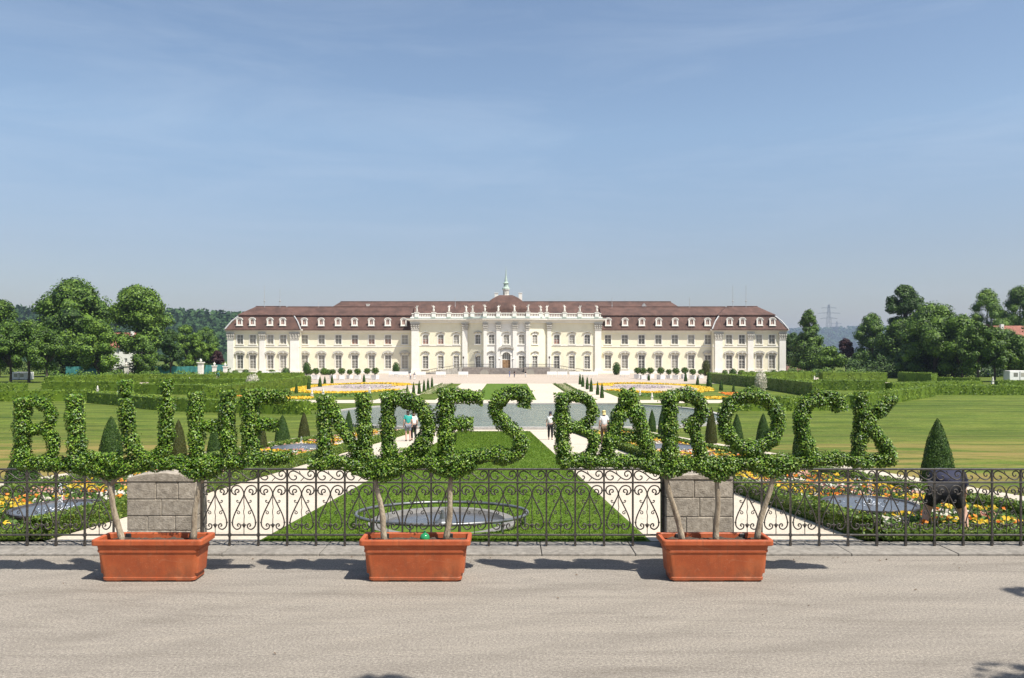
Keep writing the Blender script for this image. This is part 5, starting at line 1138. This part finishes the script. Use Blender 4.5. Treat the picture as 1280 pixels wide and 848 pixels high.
def pier(px, d, top, label):
    x = pxw(px, d); h = zw(top, d)+3.22; m_ = MB(); s = h/3.6; y = d
    m_.box(x-.5*s, x+.5*s, y-.5*s, y+.5*s, -3.4, -2.9); m_.box(x-.4*s, x+.4*s, y-.4*s, y+.4*s, -2.899, -3.22+h*.68); m_.box(x-.55*s, x+.55*s, y-.55*s, y+.55*s, -3.22+h*.681, -3.22+h*.73)
    m_.lathe([(.16,0),(.12,.1),(.3,.3),(.34,.5),(.2,.62),(.1,.7),(.12,.8),(.02,.95)], 10, (x, y, -3.22+h*.731)); tag(m_.build('stone_pier', 'stone_white', None, (x, y, -3.22)), label, 'pier', 'stone piers along the fence')
for px, tp_, lb in ((138.5, 452, 'stone pier with an urn under the huge left tree'), (158, 452, 'stone pier with an urn left of the long teal fence'), (251, 446, 'tall stone pier with an urn between the teal fences'), (268, 452, 'stone pier with an urn close to the left palace corner'), (281.5, 453, 'stone pier beside the left palace corner')): pier(px, 212, tp_, lb)
x0, x1 = pxw(983, 246), pxw(1034, 246)
BW = empty('brick_wall', (x0, 246, -3.22), 'low pink brick wall right of the palace', 'wall'); MB().box(x0, x1, 246, 246.4, -3.4, -3.22+2.6).build('wall_body', 'pink_brick', BW); MB().box(x0, x1, 245.9, 246.5, -.62, -.45).build('coping', 'grey_stone_trim', BW)
def house(label, px, d, w, h, rh, dep, chim=()):
    x = pxw(px, d); r_ = empty('house', (x, d, -3.22), label, 'house'); z = -3.22
    cols = 4; hol = [(w*(i+.5)/cols-.5, w*(i+.5)/cols+.5, z+q, z+q+1.5) for i in range(cols) for q in (h-2.4, h-5.4)]
    m_ = wall_mesh((x-w/2, d, 0), (1,0,0), w, z-.3, z+h, hol, .25)
    m_.add([(x-w/2, d, z), (x-w/2, d+dep, z), (x-w/2, d+dep, z+h), (x-w/2, d+dep/2, z+h+rh-.1), (x-w/2, d, z+h)], [(0,1,2,3,4)]); m_.add([(x+w/2, d, z), (x+w/2, d+dep, z), (x+w/2, d+dep, z+h), (x+w/2, d+dep/2, z+h+rh-.1), (x+w/2, d, z+h)], [(4,3,2,1,0)])
    m_.build('wall', 'white_plaster', r_)
    for a, b_, c, e in hol: f = MB().box(x-w/2+a, x-w/2+a+.08, d+.12, d+.2, c, e).box(x-w/2+b_-.08, x-w/2+b_, d+.12, d+.2, c, e).box(x-w/2+a+.46, x-w/2+a+.54, d+.12, d+.2, c, e).build('window', 'white_paint', r_); sub(MB().add([(x-w/2+a, d+.21, c), (x-w/2+b_, d+.21, c), (x-w/2+b_, d+.21, e), (x-w/2+a, d+.21, e)], [(0,1,2,3)]), 'pane', 'window_glass', f, r_)
    o = .5; m_ = MB()
    for sg in (-1, 1):
        ye = d-o if sg < 0 else d+dep+o; V = [(x-w/2-o, ye, z+h-.35), (x+w/2+o, ye, z+h-.35), (x+w/2+o, d+dep/2, z+h+rh), (x-w/2-o, d+dep/2, z+h+rh)]; m_.add(V+[(a, b_, c+.2) for a, b_, c in V], [(0,1,2,3), (7,6,5,4), (0,4,5,1), (1,5,6,2), (2,6,7,3), (3,7,4,0)])
    rf = m_.build('roof', 'house_red_tile', r_)
    for c in chim: sub(MB().box(x+c-.45, x+c+.45, d+dep*.35, d+dep*.35+.8, z+h+rh*.4, z+h+rh+.6), 'chimney', 'white_plaster', rf, r_)
house('small white house with a red roof seen between the two big left trees', 152, 268, 11, 8.5, 4.6, 9, (2,)); house('house with a red roof at the right edge behind the street trees', 1283, 232, 13, 8.6, 5.6, 9, (-5,)); house('house with a pale orange gable behind the right street trees', 1237, 268, 8, 12.6, 3.4, 8, (0, 3))
def trailer(px, py, wpx, hpx, label):
    p = at(px, py); w = wpx*p.y/1000; h = hpx*p.y/1000; r_ = empty('white_trailer', p, label, 'trailer'); x, y, z = p
    bevel(MB().box(x-w/2, x+w/2, y, y+2.2, z+.45, z+h).build('body', 'white_paint', r_), .12, 3); MB().box(x-w/2+.1, x+w/2-.1, y+.1, y+2.1, z+.3, z+.449).build('chassis', 'black_clip', r_)
    for q in (-.28, .28): MB().lathe([(.1,-.1),(.34,-.1),(.36,0),(.34,.1),(.1,.1)], 16).build('wheel', 'black_clip', r_); o = COL.objects[-1]; o.location = (q*w, -.02, .36); o.rotation_euler = (R(90), 0, 0)
    for q in (-.3, .05): MB().box(x+q*w, x+q*w+.2*w, y-.03, y-.001, z+h*.5, z+h*.82).build('window', 'window_glass', r_)
    MB().box(x-.02*w, x+.01*w, y-.02, y-.001, z+.5, z+h*.94).build('door_seam', 'steel_grey', r_)
trailer(1275, 478.5, 26, 15, 'white trailer parked behind the low hedge at the right edge'); trailer(24, 477.5, 22, 12, 'white trailer parked behind the far left street trees')
# electricity pylons on the horizon
def pylon(px, top, d, label):
    x = pxw(px, d); z0 = 30.0; z1 = zw(top, d); h = z1-z0; m_ = MB(); w0, w1 = h*.085, h*.012; r_ = h*.0042
    c = lambda t, sx, sy: (x+sx*(w0+(w1-w0)*t), d+sy*(w0+(w1-w0)*t), z0+h*t)
    for sx in (-1, 1):
        for sy in (-1, 1): m_.tube([c(0, sx, sy), c(1, sx, sy)], r_, 4)
    lv = [0, .2, .38, .54, .68, .8, .9, 1]
    for a, b_ in zip(lv[:-1], lv[1:]):
        for sy in (-1, 1): m_.tube([c(a, -1, sy), c(b_, 1, sy)], r_*.6, 4); m_.tube([c(a, 1, sy), c(b_, -1, sy)], r_*.6, 4)
    p_ = m_.build('pylon', 'steel_grey', None, (x, d, z0)); tag(p_, label, 'pylon', 'electricity pylons')
    for t, w in ((.68, .2), (.8, .26), (.92, .18)):
        MB().tube([(x-h*w, d, z0+h*t), (x, d, z0+h*(t+.03)), (x+h*w, d, z0+h*t)], r_, 4).tube([(x-h*w, d, z0+h*t), (x+h*w, d, z0+h*t)], r_*.8, 4).build('crossarm', 'steel_grey', None, (x, d, z0)).parent = p_
    for ch in p_.children: ch.location = (0,0,0)
pylon(1036, 381, 3600, 'taller electricity pylon on the hazy horizon right of the palace'); pylon(1046, 402, 4600, 'smaller fainter electricity pylon right of the taller one')
# ---------------------------------------------------------------- iron fence
FY, FZ = 11.33, .055; FS = FY/1000; BAY = 36.0*FS
def fxz(x, y): return (((x-435)/265.-.5)*BAY, (681-575-y/7.375)*FS)
def mir(p): return [(870+133*2-x if False else 2*567.5-x, y) for x, y in p]
vol = [(497,300),(512,298),(518,283),(505,270),(484,278),(478,300),(492,322),(520,318),(535,285),(518,250),(492,238),(462,252),(450,285),(455,310)]
# volute at the upper left, its band swinging over the top to the middle, then down to the lower left and in to the flower
band_l = [(503,302),(520,296),(516,276),(495,276),(484,298),(496,322),(466,312),(452,284),(464,252),(497,238),(532,248),(556,280),(566,320),(545,370),(510,440),(478,510),(462,570),(468,615),(500,642),(532,628),(534,600),(515,590),(506,606),(518,614)]
SC = MB()
def sctube(P, r, n=4):
    Q = [(fxz(*p)[0], 0, fxz(*p)[1]) for p in P]; SC.tube(catmull(Q, 4), r, 6)
for m_ in (False, True):
    f = (lambda P: [(2*567.5-x, y) for x, y in P]) if m_ else (lambda P: P)
    sctube(f(band_l), .0098)
    sctube(f([(540,384),(522,396),(505,392),(500,378),(510,374),(514,384)]), .0065); sctube(f([(500,470),(522,476),(528,492),(515,500),(505,490),(512,484)]), .0065)
    sctube(f([(567,612),(556,600),(545,604)]), .009)
sctube([(567.5,345),(566,400),(571,440),(564,480),(570,520),(567.5,560),(567.5,690)], .006)
SC.lathe([(0,-.045),(.016,-.02),(.022,0),(.016,.02),(0,.045)], 8, (0, 0, fxz(567,606)[1]), sy=.7)
for x in (452, 683): SC.lathe([(0,-.016),(.015,-.008),(.015,.008),(0,.016)], 8, (fxz(x,284)[0], 0, fxz(x,284)[1])); SC.lathe([(0,-.016),(.015,-.008),(.015,.008),(0,.016)], 8, (fxz(x+(8 if x < 500 else -8),578)[0], 0, fxz(x,578)[1]))
sctube([(500,150),(516,152),(520,170),(500,186),(470,178),(450,148),(458,118),(490,104),(525,116),(560,138),(600,170),(640,184),(672,172),(688,140),(672,110),(645,106),(626,122),(630,148),(650,152),(655,136)], .0092)
sctube([(546,104),(556,128),(570,144)], .006); sctube([(560,196),(575,180),(590,166)], .006)
o = SC.build('scroll_panel', 'wrought_iron', smooth=True); SCM = o.data; bpy.data.objects.remove(o)
PKT = MB(); ph = fxz(0, 90)[1]; PKT.box(-.0125, .0125, -.0125, .0125, -.03, ph); PKT.box(-.02, .02, -.018, .018, fxz(0,693)[1]-.02, fxz(0,693)[1]+.02); PKT.box(-.018, .018, -.017, .017, .0, .03)
o = PKT.build('picket', 'wrought_iron'); PKM = o.data; bpy.data.objects.remove(o)
def fence(label, px_first, nb, extra=()):
    x0 = px_first; r_ = empty('iron_fence', ((px_first-637)*FS, FY, FZ), label, 'fence', None)
    def part(nm, me, x, rz=0): c = bpy.data.objects.new(nm, me); COL.objects.link(c); c.parent = r_; c.location = (x, 0, 0); return c
    L = nb*BAY
    for i in range(nb+1): part('picket', PKM, i*BAY)
    for i in range(nb): part('scroll_panel', SCM, (i+.5)*BAY)
    X = r_.location.x; e0, e1 = X-(extra[0]*FS if extra else .02), X+L+(extra[1]*FS if extra else .02)
    for nm, y, hw, hz in (('top_rail', 88, .021, .012), ('middle_rail', 210, .016, .011), ('bottom_rail', 693, .016, .011)):
        z = FZ+fxz(0, y)[1]; bevel(MB().box(e0, e1, FY-hw, FY+hw, z-hz, z+hz).build(nm, 'wrought_iron', r_), .003, 1)
    return r_
# pickets at 323+36k: left stretch ends at the left pillar, the middle one spans between the pillars
fence('wrought iron scroll fence left of the left stone pillar', 323-36*21-1, 16, (30, 22)); mid_f = fence('long wrought iron scroll fence between the two stone pillars', 323-36*2, 16, (4, 10)); fence('wrought iron scroll fence right of the right stone pillar', 950-36*1+2, 22, (0, 30))
MB().box(pxw(830, FY)-.045, pxw(830, FY)+.045, FY-.045, FY+.045, -.02, FZ+1.1).build('end_post', 'wrought_iron', mid_f)
MB().box(pxw(251.5, FY)-.03, pxw(251.5, FY)+.03, FY-.03, FY+.03, -.02, FZ+1.08).build('end_post', 'wrought_iron', mid_f)
# ---------------------------------------------------------------- stone pillars
def pillar(label, px0, px1, Y, dep, ztop, courses, cap):
    x0, x1 = pxw(px0, Y), pxw(px1, Y); r_ = empty('stone_pillar', ((x0+x1)/2, Y+dep/2, .05), label, 'pillar'); w = x1-x0; m_ = MB()
    m_.box(x0+.012, x1-.012, Y+.012, Y+dep-.012, -.1, ztop-.01, 1); z = .0
    hs = [ztop*c for c in courses]; g = .002
    for k, hgt in enumerate(hs):
        cuts = [0]+[[.62], [.3, .7], [.5], [.42, .74]][k % 4]+[1]
        for a, b_ in zip(cuts[:-1], cuts[1:]):
            j = random.uniform(-.004, .004); m_.box(x0+w*a+(g if a else 0), x0+w*b_-(g if b_ < 1 else 0), Y+j, Y+dep, z+g, z+hgt-g, 0)
        z += hgt
    bevel(m_.build('pillar_body', ['pillar_stone', 'mortar'], r_), .012, 2)
    if cap:
        n_ = 12; P = [(0, 0)]+[(w*i/n_, .03+cap*math.sin(math.pi*(.08+.84*i/n_))) for i in range(n_+1)]+[(w, 0)]
        bevel(MB().prism(P, (x0, Y-.012, ztop), (1,0,0), (0,0,1), (0,dep+.024,0)).build('capstone', 'pillar_stone', r_), .012, 2)
pillar('pale stone block pillar with a rounded top behind the left planter', 158.5, 245, 11.15, .42, .97, [.3, .21, .24, .25], .1)
pillar('grey stone block pillar behind the right planter', 833, 916, 11.15, .42, 1.0, [.22, .26, .27, .25], .05)
# ---------------------------------------------------------------- planters
def planter(label, cx, y0):
    r_ = empty('planter', (cx, y0, 0), label, 'planter', 'terracotta coloured planters'); W, D, H = 1.34, .46, .515
    def rr(w, d, z, rad, n=5):
        P = []
        for sx, sy, a0 in ((1,1,0), (-1,1,90), (-1,-1,180), (1,-1,270)):
            for k in range(n+1): a = R(a0+90*k/n); P.append((cx+sx*(w/2-rad)+rad*math.cos(a), y0+D/2+sy*(d/2-rad)+rad*math.sin(a), z))
        return P
    lv = [(W-.235, D-.13, .02, .05), (W-.215, D-.12, .02, .05), (W-.21, D-.117, .05, .05), (W-.22, D-.125, .058, .05), (W-.13, D-.068, .355, .055), (W-.108, D-.05, .362, .055), (W-.104, D-.048, .385, .055), (W-.118, D-.058, .392, .055), (W-.098, D-.045, .44, .055), (W-.006, D-.006, .448, .04), (W, D, .456, .04), (W, D, H-.012, .04), (W-.012, D-.012, H, .035), (W-.085, D-.085, H, .035), (W-.1, D-.1, H-.01, .035), (W-.16, D-.15, .1, .04)]
    m_ = MB(); P = [rr(*l) for l in lv]; k = len(P[0]); m_.add(sum(P, []), [(a*k+i, a*k+(i+1)%k, (a+1)*k+(i+1)%k, (a+1)*k+i) for a in range(len(lv)-1) for i in range(k)]+[tuple(range(k-1,-1,-1))])
    m_.build('tub', 'terracotta_plastic', r_)
    m_ = MB(); zs = .455; n_ = 28; V = []
    for j in range(9):
        for i in range(n_+1): V.append((cx+(W-.13)*(i/n_-.5), y0+D/2+(D-.125)*(j/8-.5), zs+.012*math.sin(i*1.3+j*2.1)+random.uniform(-.012, .012)))
    m_.add(V, [(j*(n_+1)+i, j*(n_+1)+i+1, (j+1)*(n_+1)+i+1, (j+1)*(n_+1)+i) for j in range(8) for i in range(n_)]); m_.build('soil', 'soil', r_, smooth=True)
    for sx in (-1, 0, 1): MB().box(cx+sx*.42-.09, cx+sx*.42+.09, y0+.075, y0+D-.075, .0, .0205).build('foot', 'terracotta_plastic', r_)
    for sx in (-1, 1): bevel(MB().box(cx+sx*.4-.035, cx+sx*.4+.035, y0+D-.075, y0+D-.052, H-.1, H-.004).build('clip', 'black_clip', r_), .006, 1)
    return r_
PY = 9.6; PC = [pxw(182.5, PY), pxw(518, PY), pxw(898, PY)]
planter('terracotta coloured planter in front of the pale left stone pillar, leftmost of three', PC[0], PY); planter('terracotta coloured planter with a green glass ball in its soil, middle of three', PC[1], PY); planter('terracotta coloured planter with three stems in front of the right stone pillar', PC[2], PY)
gb = MB().lathe([(0,-.062),(.024,-.057),(.044,-.044),(.057,-.024),(.062,0),(.057,.024),(.044,.044),(.026,.056),(.016,.062),(.014,.08),(.02,.084),(0,.086)], 24)
o = gb.build('glass_ball', 'green_glass', smooth=True); o.location = (pxw(531, 9.8), 9.8, .5); tag(o, 'green glass garden ball lying on the soil of the middle planter', 'glass ball')
# ---------------------------------------------------------------- topiary lettering
TY = 9.83; TS = TY/1000
def tp2(p): return ((p[0]-637)*TS, CAMZ+(443-p[1])*TS)
def stroke(mb, P, r, dens=4700, leaf=.028):
    """leafy branch along a line in the plane of the lettering"""
    Q = [tp2(p) for p in P]; Q = catmull([(x, 0, z) for x, z in Q], 6) if len(Q) > 2 else [Vector((x, 0, z)) for x, z in Q]
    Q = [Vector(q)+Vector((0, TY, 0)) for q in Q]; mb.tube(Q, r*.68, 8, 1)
    seg = [(Q[i+1]-Q[i]).length for i in range(len(Q)-1)]; L = sum(seg); n = int((L+r)*dens*r/.11); s = rng.uniform(-r*.6, L+r*.6, n); cs = np.concatenate([[0], np.cumsum(seg)])
    i = np.clip(np.searchsorted(cs, s)-1, 0, len(seg)-1); A = np.array(Q); t = (s-cs[i])/np.array(seg)[i]; base = A[i]+(A[i+1]-A[i])*t[:, None]
    T = (A[i+1]-A[i])/np.array(seg)[i][:, None]; Nv = np.cross(T, [0, 1, 0]); a = rng.uniform(0, 6.283, n)
    ph = rng.uniform(0, 6); bump = .97+.09*np.sin(s*19+ph)+.06*np.sin(s*37+2*ph)+.08*np.sin(a*3+s*14)
    rad = r*bump*np.sqrt(rng.uniform(.42, 1.08, n)); shoot = rng.uniform(0, 1, n) < .018; rad = np.where(shoot, rad*rng.uniform(1.0, 1.55, n), rad)
    D = Nv*np.cos(a)[:, None]+np.array([0, 1, 0])*np.sin(a)[:, None]*1.05
    mb.leaves(base+D*rad[:, None], D*.8+np.array([0, -.12, .55]), rng.uniform(.65, 1.35, n)*leaf, 0, .62, .45)
def topiary(label, cx, letters, trunks, bars):
    r_ = empty('topiary_lettering', (cx, TY, .45), label, 'topiary')
    for lb, strokes in letters:
        m_ = MB()
        for P, w in strokes: stroke(m_, P, w*.95*TS/2)
        o = m_.build('letter', ['topiary_leaf', 'topiary_core_shade'], r_); o['label'] = f'clipped leafy letter {lb}'
    for P, w in bars:
        m_ = MB(); stroke(m_, P, w*.97*TS/2); m_.build('leafy_base', ['topiary_leaf', 'topiary_core_shade'], r_)
    for (bx, by), (tx, ty) in trunks:
        a, b_ = tp2((bx, by)), tp2((tx, ty)); m_ = MB(); P = [Vector((a[0]+(b_[0]-a[0])*t+.012*math.sin(t*7+bx), TY+.01*math.sin(t*5), a[1]-.06+(b_[1]-a[1]+.06)*t)) for t in np.linspace(0, 1, 9)]
        m_.tube(P, [.04-.011*t+.003*math.sin(t*19) for t in np.linspace(0, 1, 9)], 10)
        top = P[-1]
        for q in (-.2, -.1, .12, .22): m_.tube([top-Vector((0,0,.04)), top+Vector((q*.5, 0, .06)), top+Vector((q, .01, .11))], [.022, .016, .008], 6)
        m_.build('trunk', 'bark', r_, smooth=True)
def arc(cx, cy, rx, ry, a0, a1, n=10): return [(cx+rx*math.cos(R(a0+(a1-a0)*i/n)), cy-ry*math.sin(R(a0+(a1-a0)*i/n))) for i in range(n+1)]
topiary('clipped leafy lettering with an umlaut on two stems over the left planter', PC[0], [
    ('B', [([(29,504),(28,540),(27,576)], 23), ([(28,505),(45,502),(60,510),(64,524),(54,536),(30,537)], 16), ([(54,537),(66,548),(66,566),(57,577)], 16)]),
    ('L', [([(93,500),(95,540),(97,576)], 24), ([(97,574),(125,576),(150,576)], 24)]),
    ('U with two dots', [([(156,480),(156.5,488)], 18), ([(156,488),(157,497),(158,503)], 9), ([(157,504),(160,530),(165,558),(182,574)], 21), ([(182,574),(200,570),(207,552),(208,520),(208,502)], 20), ([(208,502),(208,494),(208,489)], 10), ([(208,479),(208,488)], 17)]),
    ('H', [([(244,496),(245,530),(246,574)], 21), ([(284,494),(284,530),(286,574)], 22), ([(246,530),(264,533),(284,528)], 16)]),
    ('E', [([(312,494),(313,530),(314,576)], 25), ([(310,495),(335,496),(356,496)], 20), ([(314,530),(342,531)], 18), ([(314,572),(340,573),(360,571)], 19)])],
    [((152, 674), (136, 604)), ((240, 672), (249, 600))], [([(30,578),(80,580),(130,584),(180,580),(240,578),(300,577)], 20), ([(105,585),(136,590),(160,586)], 19), ([(232,582),(249,592),(268,584)], 22)])
topiary('clipped leafy lettering ending in an S on two stems over the middle planter', PC[1], [
    ('N', [([(405,500),(406,540),(405,576)], 21), ([(410,500),(428,535),(448,568)], 17), ([(454,497),(455,530),(457,574)], 21)]),
    ('D', [([(485,498),(485,535),(486,574)], 21), ([(486,499),(510,500),(532,516),(535,540),(522,562),(500,574)], 23)]),
    ('E', [([(557,492),(557,530),(559,574)], 24), ([(555,495),(580,495),(599,497)], 20), ([(559,530),(575,530),(586,530)], 20), ([(560,574),(590,571),(625,568)], 21)]),
    ('S', [([(655,504),(656,493),(640,491),(621,502),(620,517),(634,532),(648,545),(652,560),(640,570),(622,571)], 21)])],
    [((482, 674), (470, 596)), ((558, 673), (565, 593))], [([(392,579),(420,577),(450,580),(480,579),(520,577),(550,575),(580,575)], 21), ([(450,584),(473,591),(500,584)], 24), ([(545,582),(564,589),(588,580)], 22)])
topiary('clipped leafy lettering on three stems over the right planter, ending in a K', PC[2], [
    ('B', [([(703,498),(702,535),(705,574)], 22), ([(704,498),(722,495),(738,503),(740,520),(726,533),(706,534)], 16), ([(726,534),(741,545),(741,562),(726,575),(706,576)], 16)]),
    ('A', [([(784,494),(774,520),(764,548),(757,572)], 21), ([(786,494),(797,520),(806,548),(812,572)], 22), ([(768,547),(785,547),(802,547)], 15)]),
    ('R', [([(837,496),(837,535),(837,574)], 23), ([(838,497),(858,493),(875,502),(878,517),(866,529),(860,532)], 20), ([(864,530),(872,552),(878,572)], 18)]),
    ('O', [(arc(939, 527, 34, 33, 90, 450, 14), 20)]),
    ('C', [([(1050,508),(1046,499),(1028,497),(1008,506),(1001,528),(1006,552),(1016,570)], 21)]),
    ('K', [([(1077,496),(1076,530),(1072,574)], 20), ([(1080,532),(1097,515),(1114,500)], 18), ([(1084,530),(1099,548),(1113,568)], 19)])],
    [((854, 674), (831, 590)), ((896, 674), (896.5, 596)), ((945, 672), (967, 590))], [([(706,576),(750,576),(800,577),(850,579),(900,579),(950,577),(1000,576),(1040,573),(1080,576),(1112,573)], 20), ([(812,582),(833,588),(856,583)], 20), ([(876,583),(896,592),(916,583)], 21), ([(945,582),(967,588),(990,580)], 20)])
# ---------------------------------------------------------------- grass blades on the near lawn
n = 72000; y = 11.7+(rng.uniform(0, 1, n)**2.3)*50; x = rng.uniform(-4.05, 1.55, n)+SH(y)
keep = (x-fx)**2+(y-fy)**2 > 1.25**2; x, y = x[keep], y[keep]
P = np.stack([x, y, .78-.065*y+.018], 1); k = len(P); a = rng.uniform(0, 6.283, k)
tag(MB().leaves(P, np.stack([np.cos(a), np.sin(a), np.zeros(k)], 1), rng.uniform(.03, .065, k)*(1+(y-11.7)/22), jit=.6, asp=.25).build('grass', 'grass_blade'), 'short grass blades on the central lawn behind the fence', 'grass', kind='stuff')

# dry leaves and grit blown over the road
n = 130; x = rng.uniform(-9, 9, n); y = np.where(rng.uniform(0, 1, n) < .6, rng.uniform(10.2, 10.88, n), rng.uniform(5.5, 10.5, n))
tag(MB().leaves(np.stack([x, y, np.full(n, .012)], 1), np.tile([0,0,1], (n, 1)), rng.uniform(.012, .045, n), jit=.35, asp=.6).build('fallen_leaves', 'brown_cloth'), 'dry brown leaves and grit scattered on the road', 'leaves', kind='stuff')
